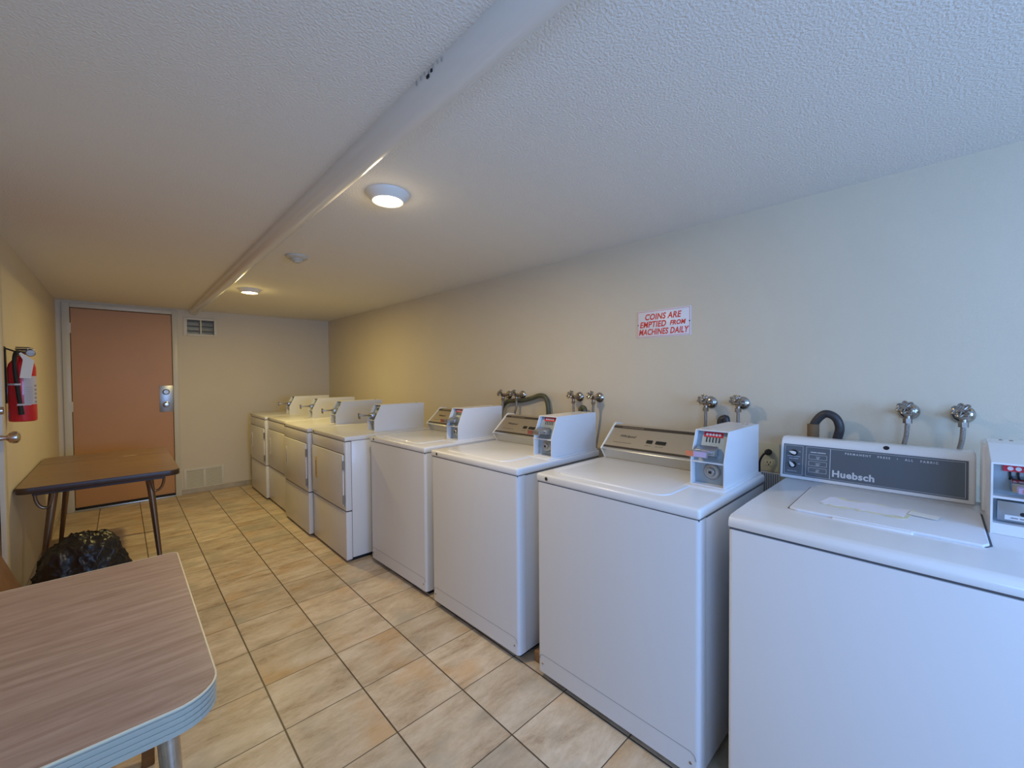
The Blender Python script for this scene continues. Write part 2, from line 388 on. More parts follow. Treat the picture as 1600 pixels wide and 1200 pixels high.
obj('door_sweep', box((DX0 + 0.004, YF - 0.010, 0.022), (DX1 - 0.004, YF - 0.003, 0.040), 0.002), DARK, d1)
obj('threshold', box((DX0, YF - 0.03, 0.0), (DX1, YF + 0.07, 0.018), 0.004), ALU, d1)  # metal strip, its pale tone includes the light leaking below the door

# side door in the left wall, mostly outside the frame
d2 = struct('door_2', box((XL - 0.05, SD0 + 0.004, 0.015), (XL - 0.002, SD1 - 0.004, 2.02), 0.002), DOORP)
bm = bmesh.new()
for (a, b, z0, z1) in ((SD0 - 0.07, SD0, 0, 2.09), (SD1, SD1 + 0.075, 0, 2.09), (SD0, SD1, 2.03, 2.09)):
    add_box(bm, (XL - 0.1, a, z0), (XL + 0.018, b, z1), 0.004)
obj('door_frame', bm, TRIMP, d2)
bm = bmesh.new()
lathe(bm, [(0.032, 0), (0.031, 0.006), (0.014, 0.012), (0.011, 0.03), (0.012, 0.038), (0.026, 0.048), (0.030, 0.062), (0.027, 0.074), (0.014, 0.082), (0, 0.083)], 28, aim((XL - 0.002, 3.19, 1.040), (1, 0, 0)))
obj('door_knob', bm, SATIN, d2)
bm = bmesh.new()
lathe(bm, [(0.032, 0), (0.030, 0.012), (0.02, 0.018), (0.018, 0.03), (0, 0.031)], 28, aim((XL - 0.002, 3.19, 1.175), (1, 0, 0)))
obj('deadbolt', bm, SATIN, d2)

# ------------------------------------------------------------------ vents on end wall
struct('far_light_blocker', box((XL, YF + 0.125, -0.05), (2.3, YF + 0.16, ZC)), WALL)  # added unseen box, keeps world light out of door edges and vent
v = thing('wall_vent', 'cream framed two-pane transfer grille high beside the orange-brown door', 'vent', (0.685, YF, 1.9125))
bm = bmesh.new(); X0, X1, Z0, Z1 = -0.16, 0.16, -0.105, 0.105
for lo, hi in (((X0, Z0), (X0 + .035, Z1)), ((X1 - .035, Z0), (X1, Z1)), ((X0 + .035, Z0), (X1 - .035, Z0 + .025)), ((X0 + .035, Z1 - .025), (X1 - .035, Z1)), ((-.008, Z0 + .025), (.008, Z1 - .025))):
    add_box(bm, (lo[0], -0.012, lo[1]), (hi[0], 0.0, hi[1]), 0.003)
obj('vent_frame', bm, VENTM, v)
bm = bmesh.new()
for s in (-1, 1): add_box(bm, (min(s * .008, s * .125), 0.03, Z0 + .02), (max(s * .008, s * .125), 0.036, Z1 - .02))
obj('vent_backing', bm, GLASSD, v)
bm = bmesh.new()
for s in (-1, 1):
    for z in (-0.055, 0.0, 0.055):
        prism([(-0.002, z), (0.028, z + 0.014), (0.028, z + 0.017), (-0.002, z + 0.003)], 'x', min(s * .008, s * .125), max(s * .008, s * .125), bm=bm)
obj('slat', bm, VSLAT, v)
v = thing('return_air_grille', 'cream two-panel louvred grille low on the end wall', 'vent', (0.69, YF, 0.16))
bm = bmesh.new()
for lo, hi in (((-.19, -.13), (-.165, .13)), ((.165, -.13), (.19, .13)), ((-.165, -.13), (.165, -.10)), ((-.165, .10), (.165, .13)), ((-.012, -.10), (.012, .10))):
    add_box(bm, (lo[0], -0.008, lo[1]), (hi[0], 0.0, hi[1]), 0.002)
obj('vent_frame', bm, VENTM, v)
bm = bmesh.new()
for s in (-1, 1):
    a, b = (s * .012, s * .165) if s > 0 else (-.165, -.012)
    for k in range(14):
        z = -.098 + k * .0142
        prism([(-0.006, z), (0.0, z + .008), (0.0, z + .0105), (-0.006, z + .0025)], 'x', a, b, bm=bm)
obj('slat', bm, VENTM, v)
obj('vent_backing', box((-.165, -0.0008, -.10), (.165, 0.0, .10)), mat('grille_shadow', (0.16, 0.15, 0.12), 0.7), v)

# ------------------------------------------------------------------ ceiling lamps, detector
def lamp(y, led, label, power, color):
    t = thing('ceiling_light', label, 'ceiling light', (0.835, y, ZC), 0, 'round ceiling lamps')
    bm = bmesh.new()
    lathe(bm, [(0.057, -0.026), (0.059, -0.0325), (0.064, -0.0335), (0.082, -0.014), (0.089, -0.004), (0.090, 0.0), (0.0, 0.0), (0.0, -0.023), (0.056, -0.023)], 40)
    obj('trim_ring', bm, mat('lamp_ring_white', (0.75, 0.72, 0.66), 0.4), t)
    bm = bmesh.new(); lathe(bm, [(0, -0.0350), (0.03, -0.0345), (0.0570, -0.0285), (0.0570, -0.0240), (0, -0.0240)], 40)
    obj('diffuser', bm, led, t)
    l = bpy.data.lights.new('lamp_light', 'AREA'); l.shape = 'DISK'; l.size = 0.10; l.energy = power; l.color = color
    o = bpy.data.objects.new('lamp_light', l); COL.objects.link(o); o.location = (0.835, y, ZC - 0.037)
    l = bpy.data.lights.new('lamp_side_glow', 'POINT'); l.shadow_soft_size = 0.03; l.energy = power * 0.045; l.color = color
    o = bpy.data.objects.new('lamp_side_glow', l); COL.objects.link(o); o.location = (0.835, y, ZC - 0.075)
    return t
lamp(1.64, LEDM, 'round ceiling lamp nearest the camera, glowing white', 11.5, (1.0, 0.81, 0.50))
lamp(4.22, LEDM2, 'round ceiling lamp near the far wall with yellow glow', 15, (1.0, 0.78, 0.28))
t = thing('smoke_detector', 'small ivory smoke detector on the ceiling between two lamps', 'smoke detector', (0.832, 2.87, ZC))
bm = bmesh.new(); lathe(bm, [(0, 0), (0.066, 0), (0.066, -0.010), (0.060, -0.016), (0.042, -0.020), (0.042, -0.026), (0, -0.026)], 32); obj('detector_base', bm, SMOKE, t)
bm = bmesh.new(); lathe(bm, [(0, -0.026), (0.034, -0.026), (0.034, -0.030), (0.030, -0.034), (0.022, -0.035), (0.020, -0.042), (0, -0.043)], 32); obj('sensor_cap', bm, SMOKE, t)

# ------------------------------------------------------------------ coin box, shared
def coin_box(root, x0, x1, y0, z0, h, w, kneez, topx, kind):
    """x0 front, x1 back, y0 near side; open-fronted steel housing"""
    z1 = z0 + h; y1 = y0 + w; th = 0.0035
    prof = [(x0, z0), (x0, kneez), (topx, z1), (x1, z1), (x1, z0)]
    bm = bmesh.new()
    prism(prof, 'y', y0, y0 + th, bm=bm); prism(prof, 'y', y1 - th, y1, bm=bm)
    e = 0.0008; add_box(bm, (topx, y0 + e, z1 - th), (x1 - e, y1 - e, z1 + 0.0006)); add_box(bm, (x1 - th, y0 + e, z0 + e), (x1 + e, y1 - e, z1 - th)); add_box(bm, (x0 + e, y0 + e, z0 + 0.0004), (x1 - th, y1 - e, z0 + th))
    rc = 0.035
    # recessed inner faces
    cb = obj('coin_box', bm, WHITE if kind != 'dryer' else DRYW, root, smooth=False)
    bm = bmesh.new(); add_box(bm, (x0 + rc, y0 + th, z0 + th), (x0 + rc + 0.003, y1 - th, kneez - 0.008))
    prism([(x0 + 0.020, kneez - 0.004), (topx + 0.022, z1 - th), (topx + 0.026, z1 - th), (x0 + 0.024, kneez - 0.004)], 'y', y0 + th, y1 - th, bm=bm)
    obj('face_plate', bm, COING, cb, smooth=False)
    obj('divider', box((x0 + 0.002, y0 + th, kneez - 0.008), (x0 + 0.06, y1 - th, kneez - 0.003)), WHITE, cb, smooth=False)
    yc = (y0 + y1) / 2
    # lock
    bm = bmesh.new(); zc = z0 + 0.052
    lathe(bm, [(0.031, 0), (0.031, 0.004), (0.026, 0.010), (0.017, 0.012), (0.015, 0.020), (0.013, 0.022), (0, 0.022)], 28, aim((x0 + rc, yc - 0.006, zc), (-1, 0, 0)))
    obj('lock', bm, STEELG, cb)
    bm = bmesh.new(); add_box(bm, (x0 + rc - 0.0235, yc - 0.011, zc - 0.005), (x0 + rc - 0.0215, yc - 0.001, zc + 0.004)); obj('keyhole', bm, DARK, cb, smooth=False)
    # red label sloping with the plate
    slope = Vector((topx + 0.022 - (x0 + 0.020), 0, z1 - th - kneez + 0.004)); slope.normalize(); nrm = Vector((-slope.z, 0, slope.x))
    base = Vector((topx + 0.022, yc, z1 - th)) - slope * 0.036 + nrm * 0.0004
    Mx = Matrix((Vector((0, -1, 0)), slope, nrm)).transposed().to_4x4(); Mx.translation = base
    t = box((-0.034, 0.010, 0), (0.036, 0.030, 0.0012)); bm = bmesh.new(); merge(bm, t, Mx); obj('price_strip', bm, RED if kind != 'dryer' else COING, cb, smooth=False)
    bm = bmesh.new()
    for k in range(5):
        t = bmesh.new(); lathe(t, [(0, 0.001), (0.0048, 0.001), (0.0048, 0.0018), (0, 0.0018)], 14); bmesh.ops.translate(t, verts=t.verts, vec=(-0.022 + k * 0.0115, 0.020, 0)); merge(bm, t, Mx)
    obj('coin_marks', bm, LABELW, cb, smooth=False)
    bm = bmesh.new()
    for k in range(5):
        t = box((-0.0235 + k * 0.0115, -0.010, 0.0004), (-0.0205 + k * 0.0115, 0.009, 0.0016)); merge(bm, t, Mx)
    obj('coin_slots', bm, DARK, cb, smooth=False)
    # slide mechanism
    zs = kneez + 0.042
    ln = {'dryer': 0.090, 'long': 0.052, 'short': 0.046}[kind if kind in ('dryer', 'long') else 'short']
    bm = bmesh.new()
    prism([(x0 + 0.035, zs - 0.030), (x0 + 0.035, zs + 0.012), (x0 - 0.004, zs - 0.001), (x0 - 0.004, zs - 0.020)], 'y', yc - 0.028, yc + 0.044, 0.003, bm=bm)
    obj('slide_housing', bm, STEELG, cb)
    bm = bmesh.new()
    ya, yb = (yc - 0.012, yc + 0.012) if kind == 'dryer' else (yc - 0.020, yc + 0.052)
    add_box(bm, (x0 - ln, ya, zs - 0.012), (x0 + 0.03, yb, zs - 0.002), 0.002)
    hz = 0.010 if kind == 'dryer' else 0.0
    add_box(bm, (x0 - ln - 0.006, ya - 0.004, zs - 0.020 - hz), (x0 - ln + 0.002, yb + 0.002, zs + 0.003 + hz), 0.002)
    sl = obj('coin_slide', bm, BRASSN if kind == 'dryer' else STEELG, cb)
    if kind == 'short': obj('red_sticker', box((x0 - ln - 0.0078, ya + 0.040, zs - 0.018), (x0 - ln - 0.0062, yb + 0.001, zs + 0.001)), DULLR, cb, smooth=False)
    if kind == 'long':
        bm = bmesh.new(); add_box(bm, (x0 - ln - 0.0075, ya, zs - 0.018), (x0 - ln - 0.0062, ya + 0.045, zs + 0.001)); add_box(bm, (x0 - ln, ya + 0.002, zs - 0.0021), (x0 - 0.01, ya + 0.03, zs - 0.0012)); obj('lilac_sticker', bm, LILAC, cb, smooth=False)
        bm = bmesh.new(); add_box(bm, (x0 - ln - 0.0078, ya + 0.045, zs - 0.018), (x0 - ln - 0.0062, yb + 0.001, zs + 0.001)); obj('orange_sticker', bm, ORANGEL, cb, smooth=False)
    for dy in (0.03, 0.045): obj('screw', lathe(bmesh.new(), [(0, 0), (0.005, 0), (0.004, 0.003), (0, 0.0035)], 12, aim((x1 - 0.05, y0 + dy, z1), (0, 0, 1))), BRASSN, cb)
    return cb

def washer(label, yc, fx, rz, slide, text_on=True):
    r = thing('washing_machine', label, 'washing machine', (fx, yc, 0), rz, 'coin-operated top-loading washers')
    w = 0.35; dp = 0.66
    bm = bmesh.new()
    add_box(bm, (0.022, -w + 0.004, 0.030), (dp, w - 0.004, 0.866), 0.004)
    obj('cabinet', bm, WHITE, r)
    # wrapped front panel with rounded vertical corners
    pts = [(0.05, -w), (0.05, w)] + [(0.016 - 0.016 * math.sin(a), w - 0.016 + 0.016 * math.cos(a)) for a in [PI / 2 * i / 5 for i in range(6)]] + [(0.016 - 0.016 * math.cos(a), -w + 0.016 - 0.016 * math.sin(a)) for a in [PI / 2 * i / 5 for i in range(6)]]
    front = obj('front_panel', prism(pts, 'z', 0.035, 0.8668), WHITE2, r)
    bm = bmesh.new(); add_box(bm, (-0.0006, -w + 0.03, 0.112), (0.0005, w - 0.03, 0.1135))
    for s in (-1, 1): tube(bm, [(-0.0004, s * (w - 0.03), 0.113), (-0.0004, s * (w - 0.016), 0.106), (-0.0004, s * (w - 0.010), 0.09)], 0.0009, 6)
    obj('kick_crease', bm, GREY, front, smooth=False)
    for s in (-1, 1): obj('screw', lathe(bmesh.new(), [(0, 0), (0.005, 0), (0.004, 0.002), (0, 0.003)], 14, aim((0, s * (w - 0.028), 0.075), (-1, 0, 0))), BRASSN, front)
    obj('underside_shade', box((0.04, -w + 0.03, 0.0), (dp - 0.02, w - 0.03, 0.032)), DARK, r, smooth=False)  # near-black block painted as the shade beneath the machine
    # top
    top = obj('top', box((-0.004, -w - 0.002, 0.8688), (dp, w + 0.002, 0.905), 0.010, 3), WHITE, r)
    obj('top_gap', box((0.003, -w + 0.003, 0.8635), (dp - 0.004, w - 0.003, 0.8702)), SEAM, r, smooth=False)
    # lid: slightly raised pad with rounded corners
    lx0, lx1, ly0, ly1, rr = 0.045, 0.45, -0.215, 0.290, 0.05
    pts = []
    for cx, cy, a0 in ((lx1 - rr, ly1 - rr, 0), (lx0 + rr, ly1 - rr, PI / 2), (lx0 + rr, ly0 + rr, PI), (lx1 - rr, ly0 + rr, 1.5 * PI)):
        for i in range(6): a = a0 + PI / 2 * i / 5; pts.append((cx + rr * math.cos(a), cy + rr * math.sin(a)))
    bm = prism(pts, 'z', 0.900, 0.9095)
    fs = [e for e in bm.edges if all(abs(v.co.z - 0.9095) < 1e-5 for v in e.verts)]
    bmesh.ops.bevel(bm, geom=fs, offset=0.006, segments=3, profile=0.5, affect='EDGES')
    obj('lid', bm, WHITE, r)
    bm = bmesh.new(); lathe(bm, [(0, 0), (0.0085, 0), (0.0085, 0.0012), (0.007, 0.002), (0, 0.002)], 18, aim((-0.0035, 0.292, 0.888), (-1, 0, 0))); lk = obj('lock', bm, BRASSN, r)
    bm = bmesh.new(); lathe(bm, [(0, 0), (0.006, 0), (0.005, 0.0012), (0, 0.0014)], 14, aim((-0.0052, 0.292, 0.888), (-1, 0, 0))); obj('keyhole', bm, DARK, lk)
    # console
    y0c, y1c = -0.20, 0.330
    P = [(0.500, 0.905), (0.465, 0.958), (0.590, 1.066), (0.600, 1.070), (0.655, 1.064), (0.655, 0.905)]
    cp = obj('control_panel', prism(P, 'y', y0c, y1c), CHAMP, r, smooth=False)
    e = bmesh.new(); Pe = [(0.496, 0.905), (0.459, 0.958), (0.590, 1.074), (0.600, 1.077), (0.66, 1.07), (0.66, 0.905)]
    prism(Pe, 'y', y1c, y1c + 0.009, 0.002, bm=e); obj('end_cap', e, EDGE, cp)
    sd = Vector((0.590 - 0.465, 0, 1.066 - 0.958)); L = sd.length; sd.normalize(); nr = Vector((-sd.z, 0, sd.x))
    Mx = Matrix((Vector((0, -1, 0)), sd, nr)).transposed().to_4x4(); Mx.translation = Vector((0.465, y1c, 0.958))
    Wd = y1c - y0c
    for q in (((0, 0.010, 0), (Wd, 0.022, 0.0014)), ((0, L - 0.022, 0), (Wd, L - 0.006, 0.0014))):
        bm = bmesh.new(); merge(bm, box(*q), Mx); obj('dark_band', bm, BRONZ, cp, smooth=False)
    for q in (((0.05, L - 0.016, 0.0014), (0.17, L - 0.0135, 0.002)), ((Wd - 0.09, 0.014, 0.0014), (Wd, 0.017, 0.002))):
        bm = bmesh.new(); merge(bm, box(*q), Mx); obj('pale_pinstripe', bm, CHAMP, cp, smooth=False)
    bm = bmesh.new(); merge(bm, box((0, -0.006, -0.004), (Wd, 0.008, 0.003), 0.002), Mx); obj('silver_lip', bm, SILV, cp)
    ld = Vector((0.500 - 0.465, 0, 0.905 - 0.958)); l2 = ld.length; ld.normalize(); n2 = Vector((ld.z, 0, -ld.x)) if ld.z < 0 else Vector((-ld.z, 0, ld.x))
    M2 = Matrix((Vector((0, 1, 0)), ld, Vector((0, 1, 0)).cross(ld))).transposed().to_4x4(); M2.translation = Vector((0.465, y0c, 0.958))
    sgn = 1 if (M2.to_3x3() @ Vector((0, 0, 1))).x < 0 else -1
    bm = bmesh.new(); merge(bm, box((0, 0.004, 0 if sgn > 0 else -0.0012), (Wd, l2 - 0.004, 0.0012 if sgn > 0 else 0)), M2); obj('lower_fascia', bm, SILV, cp, smooth=False)
    for (a, b) in ((0.215, 0.245), (0.262, 0.312)):
        bm = bmesh.new(); merge(bm, box((a, 0.063, 0.0), (b, 0.082, 0.003), 0.001), Mx); sw = obj('switch', bm, BLK, cp)
    text('script_badge', 'Whirlpool', 0.021, Mx @ Matrix.Translation((0.060, 0.086, 0.0004)), BRONZ, cp, 0.0004, shear=0.35)
    dashes('small_print', Mx, 0.040, 0.048, (0.028, 0.020, 0.026, 0.018), 0.0022, BRONZ, cp, 0.003)
    dashes('small_print', Mx, 0.214, 0.048, (0.018, 0.010), 0.0018, BRONZ, cp, 0.003); dashes('small_print', Mx, 0.266, 0.048, (0.014, 0.022), 0.0018, BRONZ, cp, 0.003)
    bm = bmesh.new(); add_box(bm, (0.24, -w + 0.012, 0.902), (dp - 0.002, -w + 0.16, 0.912), 0.003); obj('coin_box_base', bm, WHITE, r)
    coin_box(r, 0.265, 0.655, -w + 0.022, 0.911, 0.204, 0.122, 1.005, 0.312, slide)
    return r

washer('white coin washer beside the side of the nearest dryer, partly hidden control panel', 2.49, 1.295, math.radians(1.5), 'short')
washer('white coin washer in front of the large arched drain hose', 1.70, 1.300, math.radians(1.0), 'short')
washer('white coin washer under the red and white sign, champagne control panel fully visible', 0.885, 1.312, 0, 'long')

# ------------------------------------------------------------------ the slate-panel washer, nearest
def slate_washer():
    r = thing('washing_machine', 'nearest white washer with slate grey panel and torn tape on its lid', 'washing machine', (1.31, 0.106, 0), 0, 'coin-operated top-loading washers')
    w = 0.345; dp = 0.69
    obj('cabinet', box((0.022, -w + 0.003, 0.03), (dp, w - 0.003, 0.870), 0.004), WHITE, r)
    pts = [(0.05, -w), (0.05, w)] + [(0.012 - 0.012 * math.sin(a), w - 0.012 + 0.012 * math.cos(a)) for a in [PI / 2 * i / 5 for i in range(6)]] + [(0.012 - 0.012 * math.cos(a), -w + 0.012 - 0.012 * math.sin(a)) for a in [PI / 2 * i / 5 for i in range(6)]]
    bm = prism(pts, 'z', 0.035, 0.868)
    es = [e for e in bm.edges if all(abs(v.co.z - 0.868) < 1e-5 for v in e.verts) and all(v.co.x < 0.03 for v in e.verts)]
    bmesh.ops.bevel(bm, geom=es, offset=0.005, segments=2, profile=0.5, affect='EDGES')
    obj('front_panel', bm, WHITE2, r)
    obj('underside_shade', box((0.04, -w + 0.03, 0.0), (dp - 0.02, w - 0.03, 0.032)), DARK, r, smooth=False)  # dark fill standing in for the shadow under the cabinet
    obj('top_gap', box((0.004, -w + 0.003, 0.866), (dp - 0.004, w - 0.003, 0.8745)), SEAM, r, smooth=False)
    # top: sloped bullnose front, flat deck, with rear riser under the console
    P = [(-0.003, 0.874), (-0.004, 0.892), (0.004, 0.904), (0.020, 0.9085), (0.165, 0.9115), (dp, 0.9115), (dp, 0.874)]
    obj('top', prism(P, 'y', -w, w, 0.004, 2), WHITE, r)
    # lid
    lx0, lx1, ly0, ly1 = 0.175, 0.545, -0.165, 0.232
    pts = [(lx0, ly0), (lx0, ly1 - 0.02), (lx0 + 0.01, ly1), (lx1 - 0.03, ly1 + 0.005), (lx1, ly1 - 0.01), (lx1, ly0 + 0.01), (lx1 - 0.03, ly0 - 0.005), (lx0 + 0.02, ly0 - 0.01)]
    bm = prism([(p[0] + 0.003 if p[0] < 0.3 else p[0] + 0.001, p[1] + (0.005 if p[1] > 0 else -0.005)) for p in pts], 'z', 0.9105, 0.9125); obj('lid_gap', bm, SEAM, r, smooth=False)
    bm = prism(pts, 'z', 0.9105, 0.9185, 0.003, 3)
    lid = obj('lid', bm, WHITE2, r)
    bm = bmesh.new(); add_box(bm, (lx0 - 0.012, -0.045, 0.905), (lx0 + 0.012, 0.125, 0.9165), 0.005, 3); obj('lid_handle', bm, WHITE, lid)
    # torn tape
    def patch(pts, z, m, nm):
        bm = bmesh.new(); vs = [bm.verts.new((p[0], p[1], z + noise.noise(Vector((p[0] * 40, p[1] * 40, 0))) * 0.001)) for p in pts]; bm.faces.new(vs)
        ret = bmesh.ops.extrude_face_region(bm, geom=list(bm.faces)); bmesh.ops.translate(bm, verts=[v for v in ret['geom'] if isinstance(v, bmesh.types.BMVert)], vec=(0, 0, 0.0006))
        obj(nm, bm, m, lid, smooth=False)
    def rag(x0, x1, y0, y1, j, n=16):
        out = []
        for i in range(n): t = i / n; out.append((x0 + random.uniform(-j, j), y0 + (y1 - y0) * t))
        for i in range(n): t = i / n; out.append((x1 + random.uniform(-j, j) - 0.02 * math.sin(t * 7) ** 2, y1 + (y0 - y1) * t))
        return out
    patch(rag(0.280, 0.405, 0.168, -0.040, 0.010), 0.9190, mat('yellowed_tape_residue', (0.78, 0.72, 0.50), 0.4), 'tape_residue')
    patch(rag(0.292, 0.395, 0.176, -0.030, 0.007), 0.9198, mat('torn_paper_backing', (0.80, 0.76, 0.80), 0.6), 'torn_tape')
    patch([(0.335, -0.025), (0.32, -0.085), (0.365, -0.092), (0.378, -0.030)], 0.9207, PAPER, 'tape_tab')
    # console: white surround leaning back slightly, slate fascia
    y0c, y1c = -0.165, 0.375 - 0.01
    P = [(0.622, 0.9115), (0.645, 1.052), (0.655, 1.066), (0.672, 1.073), (dp + 0.03, 1.073), (dp + 0.03, 0.9115)]
    cp = obj('control_panel', prism(P, 'y', y0c, y1c, 0.006, 3), WHITE, r)
    sd = Vector((0.645 - 0.622, 0, 1.052 - 0.9115)); L = sd.length; sd.normalize(); nr = Vector((-sd.z, 0, sd.x))
    Mx = Matrix((Vector((0, -1, 0)), sd, nr)).transposed().to_4x4(); Mx.translation = Vector((0.622, y1c, 0.9115))
    Wd = y1c - y0c
    bm = bmesh.new(); merge(bm, box((0.010, 0.014, 0), (Wd - 0.016, L - 0.006, 0.0016), 0.0005), Mx); fa = obj('slate_fascia', bm, SLATEP, cp, smooth=False)
    def lines(rects, nm):
        bm = bmesh.new(); t = 0.0009
        for (a, b, c, d) in rects:
            for q in ((a, b, c, b + t), (a, d - t, c, d), (a, b, a + t, d), (c - t, b, c, d)): merge(bm, box((q[0], q[1], 0.0016), (q[2], q[3], 0.0020)), Mx)
        obj(nm, bm, LINEW, cp, smooth=False)
    lines([(0.015, 0.018, 0.076, L - 0.011), (0.086, 0.018, 0.162, L - 0.011), (0.162, 0.018, Wd - 0.022, L - 0.011)], 'border_lines')
    lines([(0.095, 0.085, 0.152, 0.103), (0.095, 0.060, 0.152, 0.078), (0.095, 0.035, 0.152, 0.053)], 'button_outlines')
    T = lambda s, u, v, sz, nm, **k: text(nm, s, sz, Mx @ Matrix.Translation((u, v, 0.0017)), LINEW, cp, 0.0003, **k)
    T('Huebsch', 0.168, 0.030, 0.033, 'brand_lettering', off=0.0011, sx=1.0, spacing=1.06)
    T('PERMANENT   PRESS   \u2022   ALL   FABRIC', 0.205, L - 0.026, 0.0098, 'cycle_lettering', spacing=1.45, off=0.0002)
    Mp = Mx @ Matrix.Translation((0, 0, 0.0017))
    for (u, v, ls, h) in ((0.100, 0.1105, (0.020, 0.026), 0.0030), (0.118, 0.0945, (0.013,), 0.0016), (0.120, 0.0885, (0.008,), 0.0022), (0.117, 0.0695, (0.015,), 0.0016), (0.118, 0.0635, (0.011,), 0.0022), (0.119, 0.0445, (0.011,), 0.0016), (0.118, 0.0385, (0.010,), 0.0022),
                          (0.024, 0.0885, (0.019, 0.022), 0.0016), (0.030, 0.0795, (0.012, 0.016), 0.0016), (0.026, 0.030, (0.009, 0.010, 0.008), 0.0014), (0.062, 0.108, (0.006,), 0.0016), (0.060, 0.060, (0.008,), 0.0016)):
        dashes('small_print', Mp, u, v, ls, h, LINEW, cp, 0.002)
    for (u, v, a) in ((0.046, 0.103, 2.9), (0.043, 0.056, 2.2)):
        c = Mx @ Vector((u, v, 0.0016)); bm = bmesh.new()
        lathe(bm, [(0, 0), (0.0125, 0), (0.0120, 0.006), (0.010, 0.008), (0, 0.008)], 24, aim(c, nr)); kn = obj('knob', bm, BLK, cp)
        Mk = Mx @ Matrix.Translation((u, v, 0.009)) @ Matrix.Rotation(a, 4, 'Z')
        bm = bmesh.new(); merge(bm, prism([(0.016, 0), (0.004, 0.0055), (-0.007, 0.006), (-0.010, 0), (-0.007, -0.006), (0.004, -0.0055)], 'z', 0, 0.009, 0.0015), Mk); obj('pointer', bm, LABELW, kn)
    bm = bmesh.new(); lathe(bm, [(0, 0), (0.0085, 0), (0.0085, 0.002), (0, 0.002)], 20, aim((0.655, 0.047, 1.062), (-0.7, 0, 0.7))); obj('keyhole', bm, DARK, cp)
    # coin housing on near side
    y1 = y0c - 0.010; y0 = -w + 0.004
    obj('coin_box_back', box((0.560, y0, 0.9115), (dp + 0.02, y1, 1.112), 0.006, 3), WHITE, r)
    x0, z0, z1 = 0.325, 0.9115, 1.100; yy1 = y1 - 0.006; th = 0.004
    bm = bmesh.new()
    prof = [(x0, z0), (x0, z1 - 0.004), (x0 + 0.16, z1 + 0.028), (0.60, z1 + 0.028), (0.60, z0)]
    prism(prof, 'y', y0, y0 + th, bm=bm); prism(prof, 'y', yy1 - th, yy1, bm=bm)
    prism([(x0 + 0.0006, z1 - 0.008), (x0 + 0.0006, z1 - 0.0034), (x0 + 0.16, z1 + 0.0286), (0.5994, z1 + 0.0286), (0.5994, z1 + 0.024), (x0 + 0.16, z1 + 0.024)], 'y', y0 + 0.0008, yy1 - 0.0008, bm=bm)
    add_box(bm, (x0 + 0.0008, y0 + 0.0008, z0 + 0.0004), (0.599, yy1 - 0.0008, z0 + 0.028)); add_box(bm, (x0 + 0.001, y0 + 0.0008, 1.004), (x0 + 0.05, yy1 - 0.0008, 1.010))
    cb = obj('coin_box', bm, WHITE, r, smooth=False)
    obj('face_plate', box((x0 + 0.040, y0 + th, z0 + 0.02), (x0 + 0.045, yy1 - th, z1)), COING, cb, smooth=False)
    obj('money_drawer', box((x0 + 0.018, y0 + th + 0.004, z0 + 0.033), (x0 + 0.045, yy1 - th - 0.008, 0.996), 0.003), STEELG, cb)
    obj('drawer_label', box((x0 + 0.0168, y0 + 0.02, z0 + 0.038), (x0 + 0.018, yy1 - 0.025, z0 + 0.050)), LABELW, cb, smooth=False)
    dashes('small_print', wall_text_mtx(x0 + 0.0165, yy1 - 0.035, z0 + 0.042), 0, 0, (0.012, 0.016, 0.010), 0.003, GREY, cb, 0.003)
    bm = bmesh.new(); lathe(bm, [(0, 0), (0.005, 0), (0.004, 0.002), (0, 0.002)], 16, aim((x0 + 0.018, yy1 - 0.055, 0.967), (-1, 0, 0))); obj('keyhole', bm, DARK, cb)
    obj('price_strip', box((x0 + 0.030, y0 + th, 1.072), (x0 + 0.040, yy1 - 0.022, 1.088)), RED, cb, smooth=False)
    bm = bmesh.new(); b2 = bmesh.new()
    for k in range(7):
        yk = yy1 - 0.034 - k * 0.0135
        lathe(bm, [(0, 0), (0.0052, 0), (0.0052, 0.001), (0, 0.001)], 16, aim((x0 + 0.030, yk, 1.080), (-1, 0, 0)))
        add_box(b2, (x0 + 0.033, yk - 0.002, 1.050), (x0 + 0.0398, yk + 0.002, 1.070))
    obj('coin_marks', bm, LABELW, cb, smooth=False); obj('coin_slots', b2, DARK, cb, smooth=False)
    bm = bmesh.new(); prism([(x0 + 0.04, 1.020), (x0 + 0.04, 1.062), (x0 - 0.010, 1.048), (x0 - 0.015, 1.026)], 'y', y0 + 0.01, yy1 - 0.034, 0.004, bm=bm); sh = obj('slide_housing', bm, CHROME, cb)
    obj('coin_slide', box((x0 - 0.045, y0 + 0.016, 1.030), (x0 - 0.010, yy1 - 0.042, 1.044), 0.003), LILAC, cb)
    obj('orange_sticker', box((x0 - 0.0475, y0 + 0.03, 1.0315), (x0 - 0.0455, yy1 - 0.05, 1.0425)), ORANGEL, cb, smooth=False)
    for dy in (0.055, 0.035): obj('screw', lathe(bmesh.new(), [(0, 0), (0.005, 0), (0.004, 0.002), (0, 0.003)], 12, aim((0.57, y1 - dy, 1.128), (0, 0, 1))), BRASSN, cb)
    return r
slate_washer()

